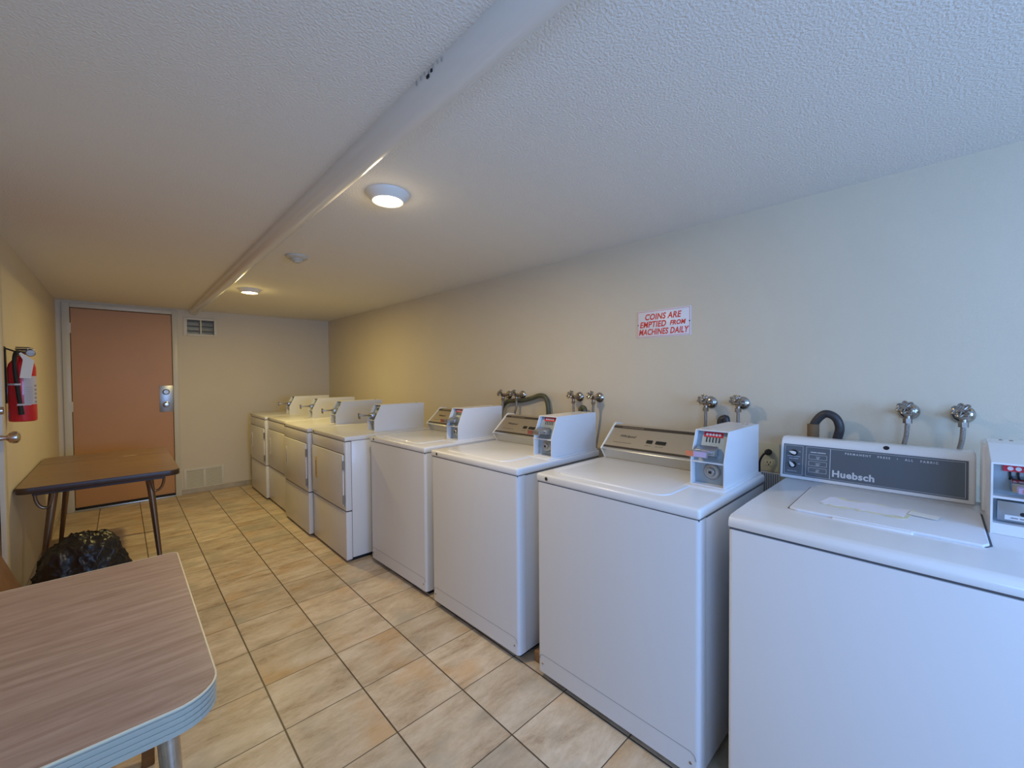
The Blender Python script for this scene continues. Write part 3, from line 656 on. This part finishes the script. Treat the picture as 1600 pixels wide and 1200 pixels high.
# ------------------------------------------------------------------ dryers
def dryer(yc, fx, label, handle_m, narrow=False):
    r = thing('tumble_dryer', label, 'dryer', (fx, yc, 0), 0, 'coin-operated dryers along the far right wall')
    w = 0.343; dp = 0.71
    obj('cabinet', box((0.045, -w + 0.003, 0.03), (dp, w - 0.003, 0.868), 0.003), DRYW, r)
    bm = bmesh.new()
    add_box(bm, (0.0, -w, 0.372), (0.044, w, 0.866), 0.006, 3); obj('front_panel', bm, DRYW, r)
    obj('lower_panel', box((0.0, -w, 0.020), (0.044, w, 0.366), 0.006, 3), DRYW, r)
    obj('panel_gap', box((0.006, -w + 0.004, 0.03), (0.0455, w - 0.004, 0.867)), DARK, r, smooth=False)
    obj('underside_shade', box((0.05, -w + 0.03, 0.0), (dp - 0.02, w - 0.03, 0.031)), DARK, r, smooth=False)  # floor gap filled with near-black as painted shade
    obj('top', box((-0.004, -w - 0.001, 0.870), (dp, w + 0.001, 0.903), 0.008, 3), DRYW, r)
    obj('control_strip', box((-0.003, -w + 0.012, 0.782), (0.001, w - 0.012, 0.862), 0.001), DRYW, r)
    obj('door_gap', box((-0.0008, -w + 0.0195, 0.4055), (0.0004, w - 0.018, 0.7775)), SEAM, r, smooth=False)
    d = obj('door', box((-0.012, -w + 0.022, 0.408), (-0.0005, w - 0.020, 0.774), 0.004, 2), DRYW, r)
    bm = bmesh.new(); y = w - 0.118
    add_box(bm, (-0.0150, y - 0.014, 0.520), (-0.0115, y + 0.014, 0.690), 0.0015)
    h = obj('door_handle', bm, handle_m, d)
    bm = bmesh.new(); add_box(bm, (-0.0158, y - 0.004, 0.545), (-0.0148, y + 0.004, 0.665)); obj('handle_slot', bm, mat('handle_slot_shade', tuple(c * 0.3 for c in handle_m.node_tree.nodes['Principled BSDF'].inputs['Base Color'].default_value[:3]), 0.5), h, smooth=False)
    for z in (0.455, 0.70):
        bm = bmesh.new(); tube(bm, [(-0.009, -w + 0.016, z - 0.032), (-0.009, -w + 0.016, z + 0.032)], 0.0075, 10); obj('hinge', bm, STEELG, d)
    bm = bmesh.new(); lathe(bm, [(0, 0), (0.007, 0), (0.006, 0.003), (0, 0.003)], 14, aim((-0.004, 0.30, 0.887), (-1, 0, 0))); obj('lock', bm, BLK, r)
    bm = bmesh.new(); add_box(bm, (0.27, -w + 0.11, 0.900), (dp, -w + 0.25, 0.905)); obj('coin_box_base', bm, DRYW, r)
    coin_box(r, 0.272, 0.712, -w + 0.118, 0.904, 0.202, 0.122, 0.992, 0.330, 'dryer')
    return r
WH1 = mat('pale_plastic_handle', (0.74, 0.68, 0.55), 0.4)
dryer(3.272, 1.142, 'white coin dryer nearest the washers, yellowed vertical door handle', YELW)
dryer(3.985, 1.114, 'white coin dryer with cream handle, second from the washers', WH1)
dryer(4.705, 1.146, 'white coin dryer second from the far wall', DRYW)
dryer(5.400, 1.120, 'white coin dryer in the far corner by the end wall', DRYW)

# ------------------------------------------------------------------ valves with braided hoses
def valve(y, z, label, hose_pts, tilt=0.35, up_=0.3, group='chrome water valves on the right wall'):
    x = xr(y)
    r = thing('water_valve', label, 'water valve', (x, y, z), 0, group)
    bm = bmesh.new(); lathe(bm, [(0.031, 0), (0.032, 0.003), (0.029, 0.009), (0.020, 0.015), (0.013, 0.018), (0, 0.018)], 32, aim((0, 0, 0), (-1, 0, 0))); obj('escutcheon', bm, CHROME, r)
    bm = bmesh.new()
    tube(bm, [(-0.01, 0, 0), (-0.066, 0, 0)], 0.010, 14, smooth=False)
    lathe(bm, [(0, -.016), (0.013, -.014), (0.015, 0), (0.013, .014), (0, .016)], 18, aim((-0.064, 0, 0), (-1, 0, 0)))
    d = Vector((-0.85, 0.10, 0.50)).normalized(); s = Vector((-0.066, 0, 0.002))
    tube(bm, [s, s + d * 0.030], 0.008, 12, smooth=False); tube(bm, [s + d * 0.018, s + d * 0.024], 0.012, 6, smooth=False)
    tube(bm, [(-0.066, 0, 0), (-0.067, 0.0, -0.030)], 0.0095, 12, smooth=False); tube(bm, [(-0.067, 0, -0.022), (-0.067, 0, -0.040)], 0.0135, 6, smooth=False)
    obj('valve_body', bm, BRASSN, r)
    # scalloped hand wheel
    c = s + d * 0.036; Mh = aim(c, d); bm = bmesh.new(); n = 7; ring = []
    K = 56
    for k in range(K + 1):
        a = 2 * PI * k / K; rr = 0.0215 + 0.0038 * math.cos(n * a); ring.append(Mh @ Vector((rr * math.cos(a), rr * math.sin(a), 0)))
    tube(bm, ring, 0.0038, 8, smooth=False)
    for k in range(n):
        a = 2 * PI * k / n; tube(bm, [Mh @ Vector((0.003 * math.cos(a), 0.003 * math.sin(a), 0)), Mh @ Vector((0.024 * math.cos(a), 0.024 * math.sin(a), 0))], 0.0024, 6, smooth=False)
    lathe(bm, [(0, -0.004), (0.007, -0.004), (0.006, 0.004), (0, 0.005)], 12, Mh)
    obj('hand_wheel', bm, WHEELM, r)
    bm = bmesh.new(); tube(bm, [Vector(p) for p in hose_pts], 0.0075, 12, rib=0.06); obj('supply_hose', bm, mat('braided_steel', (0.36, 0.33, 0.30), 0.35, metal=0.9, bump=0.8, bscale=400), r)
    return r
def hp(dy, sway=0.0):
    return [(-0.067, 0, -0.036), (-0.068, dy * 0.1, -0.09), (-0.068, dy * 0.5 + sway, -0.16), (-0.068, dy, -0.24), (-0.070, dy * 1.2, -0.33)]
valve(2.326, 1.180, 'leftmost chrome valve on the right wall, beside the arched hose', hp(0.03))
valve(2.181, 1.184, 'chrome valve under the arched drain hose, second from the left', hp(0.01, 0.02))
valve(1.661, 1.186, 'left chrome valve of the pair behind the middle coin box', hp(-0.02))
valve(1.508, 1.187, 'right chrome valve of the pair behind the middle coin box', hp(0.03))
valve(0.838, 1.184, 'left chrome valve of the pair right of the sign', hp(0.005))
valve(0.689, 1.187, 'right chrome valve of the pair right of the sign', hp(0.0))
valve(0.108, 1.180, 'left chrome valve above the slate-panel washer', hp(0.035))
valve(-0.033, 1.177, 'right chrome valve above the slate-panel washer', hp(0.035))

# ------------------------------------------------------------------ drain hoses
t = thing('drain_hose', 'black U-bent drain hose with brown sleeve behind the slate-panel washer', 'hose', (2.125, 0.353, 0.9), 0, 'drain hoses')
bm = bmesh.new(); tube(bm, [(0, 0.045, 0.0), (0, 0.043, 0.17), (-0.002, 0.036, 0.222), (-0.004, 0.003, 0.260), (-0.004, -0.032, 0.247), (-0.002, -0.046, 0.205), (0, -0.036, 0.15), (0, -0.022, 0.05), (0, -0.022, 0.0)], 0.0160, 16); obj('hose', bm, RUB, t)
bm = bmesh.new(); tube(bm, [(0, 0.043, 0.05), (0, 0.043, 0.215)], 0.0215, 16); obj('foam_sleeve', bm, FOAM, t)
o = bmesh.new(); tube(o, [(2.130, 2.40, 0.95), (2.132, 2.385, 1.05), (2.134, 2.33, 1.122), (2.136, 2.25, 1.140), (2.138, 2.16, 1.145), (2.14, 2.06, 1.165), (2.14, 1.985, 1.186), (2.14, 1.93, 1.176), (2.14, 1.905, 1.12), (2.14, 1.90, 1.00), (2.14, 1.90, 0.92)], 0.0165, 16)
tag(obj('drain_hose', o, GREENH), 'long arched olive drain hose looping above the champagne control panel', 'hose', 'drain hoses')
t = thing('drain_hose', 'short drain hose top between valves behind the middle coin box', 'hose', (2.125, 1.600, 0.945), 0, 'drain hoses')
bm = bmesh.new(); tube(bm, [(0, 0.02, 0), (0, 0.02, 0.12), (0, 0.012, 0.165), (0, -0.004, 0.178), (0, -0.02, 0.150), (0, -0.022, 0.0)], 0.0150, 14); obj('hose', bm, GREENH, t)
bm = bmesh.new(); tube(bm, [(0, 0.02, 0.03), (0, 0.02, 0.135)], 0.0195, 14); obj('foam_sleeve', bm, FOAM, t)
o = bmesh.new(); tube(o, [(2.12, 0.766, 0.95), (2.12, 0.766, 1.08), (2.12, 0.762, 1.105), (2.12, 0.751, 1.112), (2.12, 0.740, 1.10), (2.12, 0.738, 0.95)], 0.0170, 16)
tag(obj('drain_hose', o, RUB), 'dark hose bend peeking above the coin box, right of the sign', 'hose', 'drain hoses')

# ------------------------------------------------------------------ outlet between machines
yo = 0.576; xo = xr(yo)
t = thing('wall_outlet', 'ivory duplex wall outlet between the two nearest washers', 'outlet', (xo, yo, 0.935))
obj('cover_plate', box((-0.006, -0.042, -0.060), (0, 0.042, 0.070), 0.002), PLATE, t)
bm = bmesh.new()
for z in (-0.022, 0.030): add_box(bm, (-0.0085, -0.017, z - 0.014), (-0.005, 0.017, z + 0.014), 0.003)
obj('receptacle', bm, PLATE, t)
bm = bmesh.new(); z = -0.022
add_box(bm, (-0.009, -0.008, z), (-0.0083, -0.005, z + 0.008)); add_box(bm, (-0.009, 0.005, z), (-0.0083, 0.008, z + 0.008)); add_box(bm, (-0.009, -0.002, z - 0.009), (-0.0083, 0.003, z - 0.004))
obj('socket_slots', bm, DARK, t, smooth=False)
bm = bmesh.new(); lathe(bm, [(0.014, 0), (0.014, 0.016), (0.010, 0.024), (0.008, 0.034), (0, 0.034)], 18, aim((-0.0088, 0.0, 0.030), (-1, 0, 0)))
pl = obj('plug', bm, BLK, t)
o = bmesh.new(); tube(o, [(-0.040, 0.0, 0.030), (-0.055, 0.010, 0.022), (-0.055, 0.024, -0.01), (-0.045, 0.028, -0.06), (-0.04, 0.03, -0.16), (-0.04, 0.03, -0.30)], 0.0045, 10); obj('cord', o, BLK, pl)
t = thing('striped_tag', 'small grey and white striped tag below the ivory outlet', 'tag', (xo, yo, 0.805))
obj('card', box((-0.006, -0.042, -0.05), (0, 0.042, 0.065), 0.001), LABELW, t)
bm = bmesh.new()
for k in range(9): add_box(bm, (-0.0068, -0.038 + k * 0.009, -0.045), (-0.0058, -0.034 + k * 0.009, 0.060))
obj('stripes', bm, GREY, t, smooth=False)

# ------------------------------------------------------------------ sign
ys0, ys1, zs0, zs1 = 1.249, 0.939, 1.537, 1.690
xs = xr(1.06) - 0.0002
t = thing('warning_sign', 'white sign with red lettering about coins on the right wall', 'sign', (xs, 1.094, 1.6135))
hw, hh = (ys0 - ys1) / 2, (zs1 - zs0) / 2
t.rotation_euler = (0, 0, math.atan2(0.08, YF))
obj('sign_board', box((-0.004, -hw, -hh), (0, hw, hh), 0.001), SIGNW, t)
bm = bmesh.new(); q = 0.0018; a, b = hw - 0.005, hh - 0.005
for lo, hi in (((-a, -b), (a, -b + q)), ((-a, b - q), (a, b)), ((-a, -b), (-a + q, b)), ((a - q, -b), (a, b))): add_box(bm, (-0.0046, lo[0], lo[1]), (-0.0038, hi[0], hi[1]))
obj('sign_border', bm, SIGNR, t, smooth=False)
def ST(s, y, z, size, sx, off=0.0013):
    return text('lettering', s, size, wall_text_mtx(-0.0042, y, z), SIGNR, t, 0.0003, shear=0.22, off=off, sx=sx, spacing=1.06)
ST('COINS ARE', 0.108, 0.024, 0.046, 0.85); ST('EMPTIED', 0.138, -0.018, 0.046, 0.83); ST('FROM', -0.040, -0.014, 0.034, 0.90); ST('MACHINES DAILY', 0.144, -0.060, 0.046, 0.74)
for s in (-1, 1): obj('screw', lathe(bmesh.new(), [(0, 0), (0.0035, 0), (0.003, 0.0015), (0, 0.002)], 12, aim((-0.0042, s * 0.148, -0.002), (-1, 0, 0))), BLK, t)

# ------------------------------------------------------------------ tables
def round_poly(x0, x1, y0, y1, rs, n=8):
    """corner radii rs: (x1y1, x0y1, x0y0, x1y0)"""
    out = []
    for (cx, cy, a0), r in zip(((x1, y1, 0), (x0, y1, PI / 2), (x0, y0, PI), (x1, y0, 1.5 * PI)), rs):
        sx = -1 if cx == x1 else 1; sy = -1 if cy == y1 else 1
        for i in range(n + 1):
            a = a0 + PI / 2 * i / n; out.append((cx + sx * r + r * math.cos(a), cy + sy * r + r * math.sin(a)))
    return out
def inset(pl, d):
    cx = sum(p[0] for p in pl) / len(pl); cy = sum(p[1] for p in pl) / len(pl)
    hx = max(p[0] for p in pl) - cx; hy = max(p[1] for p in pl) - cy
    return [(cx + (p[0] - cx) * (1 - d / hx), cy + (p[1] - cy) * (1 - d / hy)) for p in pl]
# near table
nt = thing('folding_table', 'pale pinkish woodgrain table with ribbed metal edge in the foreground', 'table', (-0.15, 1.38, 0), math.radians(0))
pl = round_poly(-0.275, 0.278, -0.440, 0.420, (0.015, 0.015, 0.06, 0.07))
tt = obj('tabletop', prism(inset(pl, 0.003), 'z', 0.700, 0.7405), TBL1, nt)
bm = bmesh.new()
for k in range(9):
    z0_ = 0.690 + k * 0.0054; prism(inset(pl, 0.0 if k % 2 else 0.0016), 'z', z0_, z0_ + 0.0054, bm=bm)
obj('edge_band', bm, RIB, nt, smooth=False)
bm = bmesh.new(); p2 = inset(pl, 0.0012); tube(bm, [(p[0], p[1], 0.7385) for p in p2 + [p2[0]]], 0.0024, 8, smooth=False); obj('edge_bead', bm, CREAMB, nt)
for sx, sy in ((-1, -1), (-1, 1), (1, -1), (1, 1)):
    bm = bmesh.new(); tube(bm, [(sx * 0.20, sy * 0.34, 0.70), (sx * 0.235, sy * 0.385, 0.0)], 0.018, 16, r_end=0.012, smooth=False); obj('leg', bm, CHROME, nt)
obj('apron', box((-0.22, -0.36, 0.650), (0.22, 0.34, 0.6945), 0.004), RIB, nt)
# far table
ft = thing('folding_table', 'dark walnut laminate table with brown tube legs beside the end door', 'table', (-0.085, 4.155, 0))
pl = round_poly(-0.355, 0.362, -0.625, 0.625, (0.05, 0.05, 0.05, 0.06))
pa = [p for p in pl]
tt = obj('tabletop', prism(inset(pl, 0.002), 'z', 0.690, 0.7205), TBL2, ft)
bm = bmesh.new(); prism(inset(pl, -0.001), 'z', 0.684, 0.7185, 0.003, 2, bm=bm); obj('edge_band', bm, DKEDGE, ft)
bm = bmesh.new(); add_box(bm, (-0.352, 0.254, 0.7202), (0.359, 0.259, 0.7210)); obj('leaf_seam', bm, DKEDGE, ft, smooth=False)
bm = bmesh.new(); add_box(bm, (0.085, 0.262, 0.7206), (0.165, 0.276, 0.7214)); obj('chip', bm, mat('bare_chip', (0.6, 0.45, 0.25), 0.6), ft, smooth=False)
B = Vector((-0.085, 4.155, 0))
LG = [((-.300, 3.665, .69), (-.372, 3.585, 0)), ((.125, 3.685, .69), (.178, 3.60, 0)), ((-.300, 4.62, .69), (-.368, 4.73, 0)), ((.125, 4.62, .69), (.205, 4.73, 0))]
for a, b in LG:
    bm = bmesh.new(); tube(bm, [Vector(a) - B, Vector(b) - B], 0.021, 16, r_end=0.0115, smooth=False)
    lg = obj('leg', bm, LEGB, ft)
    bm = bmesh.new(); e = Vector(b) - B; tube(bm, [e + Vector((0, 0, 0)), e + Vector((0, 0, 0.014))], 0.0145, 12, smooth=False); obj('foot_cap', bm, BLK, lg)
for a, b in LG:
    s = -1 if a[0] < -0.1 else 1; a = Vector(a) - B; y = a.y - 0.03 * (1 if a.y < 0 else -1)
    bm = bmesh.new(); tube(bm, [(a.x + s * 0.075, y, 0.69), (a.x + s * 0.073, y, 0.63), (a.x + s * 0.055, y, 0.585), (a.x + s * 0.025, y, 0.575), (a.x + s * 0.012, y, 0.62), (a.x + s * 0.006, y, 0.665)], 0.0085, 10); obj('leg_brace', bm, LEGB, ft)
for y in (-0.53, 0.515): obj('apron', box((-0.30, y, 0.655), (0.29, y + 0.015, 0.6845)), DKEDGE, ft, smooth=False)

# ------------------------------------------------------------------ bin bag
def bag():
    t = bmesh.new(); bmesh.ops.create_icosphere(t, subdivisions=6, radius=1)
    for v in t.verts:
        p = v.co.copy()
        k = (abs(p.x) ** 3.4 + abs(p.y) ** 3.4 + abs(p.z) ** 3.4) ** (-1 / 3.4); q = p * (0.2 + 0.8 * k)
        a = math.atan2(p.y, p.x)
        n1 = noise.fractal(p * 1.3 + Vector((3, 1, 2)), 1.0, 2.0, 2) * 0.10
        w = Vector((noise.noise(p * 1.6), noise.noise(p * 1.6 + Vector((5, 5, 5))), noise.noise(p * 1.6 + Vector((9, 1, 4))))) * 0.7
        c1 = (1 - abs(noise.noise(Vector((p.x * 2.0, p.y * 2.0, p.z * 4.5)) + w * 2 + Vector((9, 4, 1))))) ** 6 * 0.075
        c2 = (1 - abs(noise.noise(Vector((p.x * 4.5, p.y * 4.5, p.z * 8)) + w * 3 + Vector((2, 7, 5))))) ** 8 * 0.055
        c3 = abs(noise.noise(p * 11 + w * 5)) * 0.03
        q *= 1 + n1 + c1 + c2 + c3 - 0.04
        x = q.x * (0.170 - 0.012 * max(0, p.z)); y = q.y * 0.155; z = q.z * 0.228 + 0.218
        z += 0.02 * math.sin(x * 14 + 1.0) * max(0, p.z)
        fx = math.exp(-((p - Vector((0.97, -0.25, 0.02)).normalized()).length / 0.20) ** 2); x += fx * 0.055; z -= fx * 0.02
        fx = math.exp(-((p - Vector((-0.93, -0.4, 0.05)).normalized()).length / 0.25) ** 2); x -= fx * 0.012
        v.co = Vector((x, y, max(z, 0.0)))
    return t
o = obj('bin_bag', bag(), BAGM, ang=180); o.location = (-0.172, 3.33, 0); tag(o, 'full black plastic bin bag on the floor by the walnut table', 'garbage bag')

# ------------------------------------------------------------------ wooden chair against the left wall
ch = thing('wooden_chair', 'orange-stained wooden chair behind the foreground table, cut by left edge', 'chair', (-0.197, 2.05, 0))
bm = bmesh.new(); x0, z0, dx, dz = -0.045, 0.46, -0.125, 0.375
t = box((0, -0.185, 0), (0.02, 0.185, 0.395), 0.008, 3)
merge(bm, t, Matrix.Translation((x0, 0, z0)) @ Matrix.Rotation(-math.atan2(0.125, 0.375), 4, 'Y')); obj('backrest', bm, CHAIRW, ch)
obj('seat', box((-0.08, -0.19, 0.435), (0.27, 0.19, 0.46), 0.008, 3), CHAIRW, ch)
for sx, sy in ((-0.05, -0.165), (-0.05, 0.165), (0.24, -0.165), (0.24, 0.165)):
    bm = bmesh.new(); add_box(bm, (sx - 0.017, sy - 0.017, 0), (sx + 0.017, sy + 0.017, 0.437), 0.004); obj('leg', bm, CHAIRW, ch)
for y in (-0.175, 0.155): obj('rail', box((-0.05, y, 0.38), (0.24, y + 0.02, 0.425)), CHAIRW, ch, smooth=False)

# ------------------------------------------------------------------ fire extinguisher
ex = thing('fire_extinguisher', 'red fire extinguisher with paper tag hung on the left wall', 'fire extinguisher', (-0.389, 3.46, 1.10))
R_ = 0.0515
bm = bmesh.new(); lathe(bm, [(0, 0.0), (R_ - 0.008, 0.0), (R_ - 0.002, 0.003), (R_, 0.010), (R_, 0.29), (R_ - 0.005, 0.312), (R_ - 0.016, 0.330), (0.020, 0.342), (0.016, 0.346), (0.016, 0.355), (0, 0.355)], 40); obj('cylinder', bm, REDEX, ex)
bm = bmesh.new(); tube(bm, [(0, 0, 0.35), (0, 0, 0.385)], 0.015, 14, smooth=False); add_box(bm, (-0.018, -0.016, 0.362), (0.024, 0.016, 0.388), 0.004)
tube(bm, [(0.0, -0.010, 0.375), (0.022, -0.026, 0.375)], 0.009, 12, smooth=False)
hd = obj('valve_head', bm, CHROME, ex)
bm = bmesh.new(); add_box(bm, (-0.022, -0.012, 0.388), (0.038, 0.012, 0.394), 0.002); add_box(bm, (-0.020, -0.011, 0.398), (0.034, 0.011, 0.403), 0.002); obj('squeeze_handle', bm, BLK, ex)
bm = bmesh.new(); lathe(bm, [(0, 0), (0.018, 0), (0.019, 0.006), (0.016, 0.010), (0, 0.010)], 20, aim((0.036, -0.018, 0.370), (0, -1, 0))); obj('gauge', bm, BRASSN, ex)
bm = bmesh.new(); K = [Vector((0.036 + 0.011 * math.cos(2 * PI * k / 16), -0.02, 0.388 + 0.011 * math.sin(2 * PI * k / 16))) for k in range(17)]; tube(bm, K, 0.0016, 6, smooth=False); obj('safety_pin', bm, CHROME, ex)
bm = bmesh.new(); tube(bm, [(-0.008, -0.016, 0.375), (-0.014, -0.040, 0.372), (-0.018, -0.058, 0.335), (-0.016, -0.063, 0.26), (-0.010, -0.064, 0.18), (-0.004, -0.063, 0.11), (0.000, -0.062, 0.068)], 0.0085, 14); obj('hose', bm, BLK, ex)
bm = bmesh.new(); tube(bm, [(-0.002, -0.0625, 0.085), (0.001, -0.062, 0.040)], 0.010, 14, r_end=0.0115, smooth=False); obj('nozzle', bm, BLK, ex)
def wrap(a0, a1, z0, z1, r, th=0.001):
    bm = bmesh.new(); n = 18
    A = [math.radians(a0 + (a1 - a0) * i / n) for i in range(n + 1)]
    pts = [(r * math.cos(a), r * math.sin(a)) for a in A] + [((r + th) * math.cos(a), (r + th) * math.sin(a)) for a in A[::-1]]
    prism(pts, 'z', z0, z1, bm=bm); return bm
obj('instruction_label', wrap(-78, 10, 0.092, 0.245, R_), LABELG, ex)
bm = bmesh.new()
for k in range(9):
    z = 0.100 + k * 0.0105; merge(bm, wrap(-70, -40, z, z + 0.0018, R_ + 0.001, 0.0004))
for k in range(5):
    z = 0.10 + k * 0.022; merge(bm, wrap(-30, -12, z, z + 0.010, R_ + 0.001, 0.0004))
obj('label_print', bm, GREY, ex, smooth=False)
bm = bmesh.new(); merge(bm, wrap(-165, -90, 0.196, 0.206, R_, 0.0015)); merge(bm, wrap(-100, -50, 0.088, 0.096, R_ + 0.0012, 0.0015))
for (y, z, w) in ((-0.0655, 0.196, 0.026), (-0.0725, 0.088, 0.024)): add_box(bm, (-0.020 if z > .15 else -0.012, -0.0755, z), (0.002 if z > .15 else 0.014, -0.050, z + 0.010), 0.001)
obj('hose_strap', bm, LABELG, ex)
bm = bmesh.new(); Mt = Matrix.Translation((0.030, -0.050, 0.345)) @ Matrix.Rotation(math.radians(-14), 4, 'X') @ Matrix.Rotation(math.radians(6), 4, 'Y')
merge(bm, box((-0.018, 0, -0.115), (0.022, 0.0008, -0.015)), Mt)
merge(bm, prism([(-0.036, 0.018), (-0.030, 0.026), (0.022, -0.015), (-0.018, -0.015)], 'y', 0, 0.0008), Mt)
obj('inspection_tag', bm, PAPER, ex, smooth=False)
bm = bmesh.new(); add_box(bm, (-0.061, -0.015, 0.10), (-0.054, 0.015, 0.40), 0.001); tube(bm, [(-0.058, 0, 0.395), (-0.030, 0.0, 0.382), (-0.010, 0, 0.372)], 0.004, 8); add_box(bm, (-0.0610, -0.045, 0.385), (-0.052, -0.02, 0.402), 0.001)
obj('wall_bracket', bm, BLK, ex)
bm = bmesh.new(); merge(bm, wrap(170, 195, 0.015, 0.055, R_ + 0.0005)); merge(bm, wrap(170, 195, 0.15, 0.19, R_ + 0.0005)); obj('side_sticker', bm, LABELW, ex)

# ------------------------------------------------------------------ block under washer
o = obj('wooden_block', box((0, 0, 0), (0.10, 0.075, 0.05), 0.003), BROWNB); o.location = (1.375, 1.245, 0); tag(o, 'small brown block on the floor between two white washers', 'block')
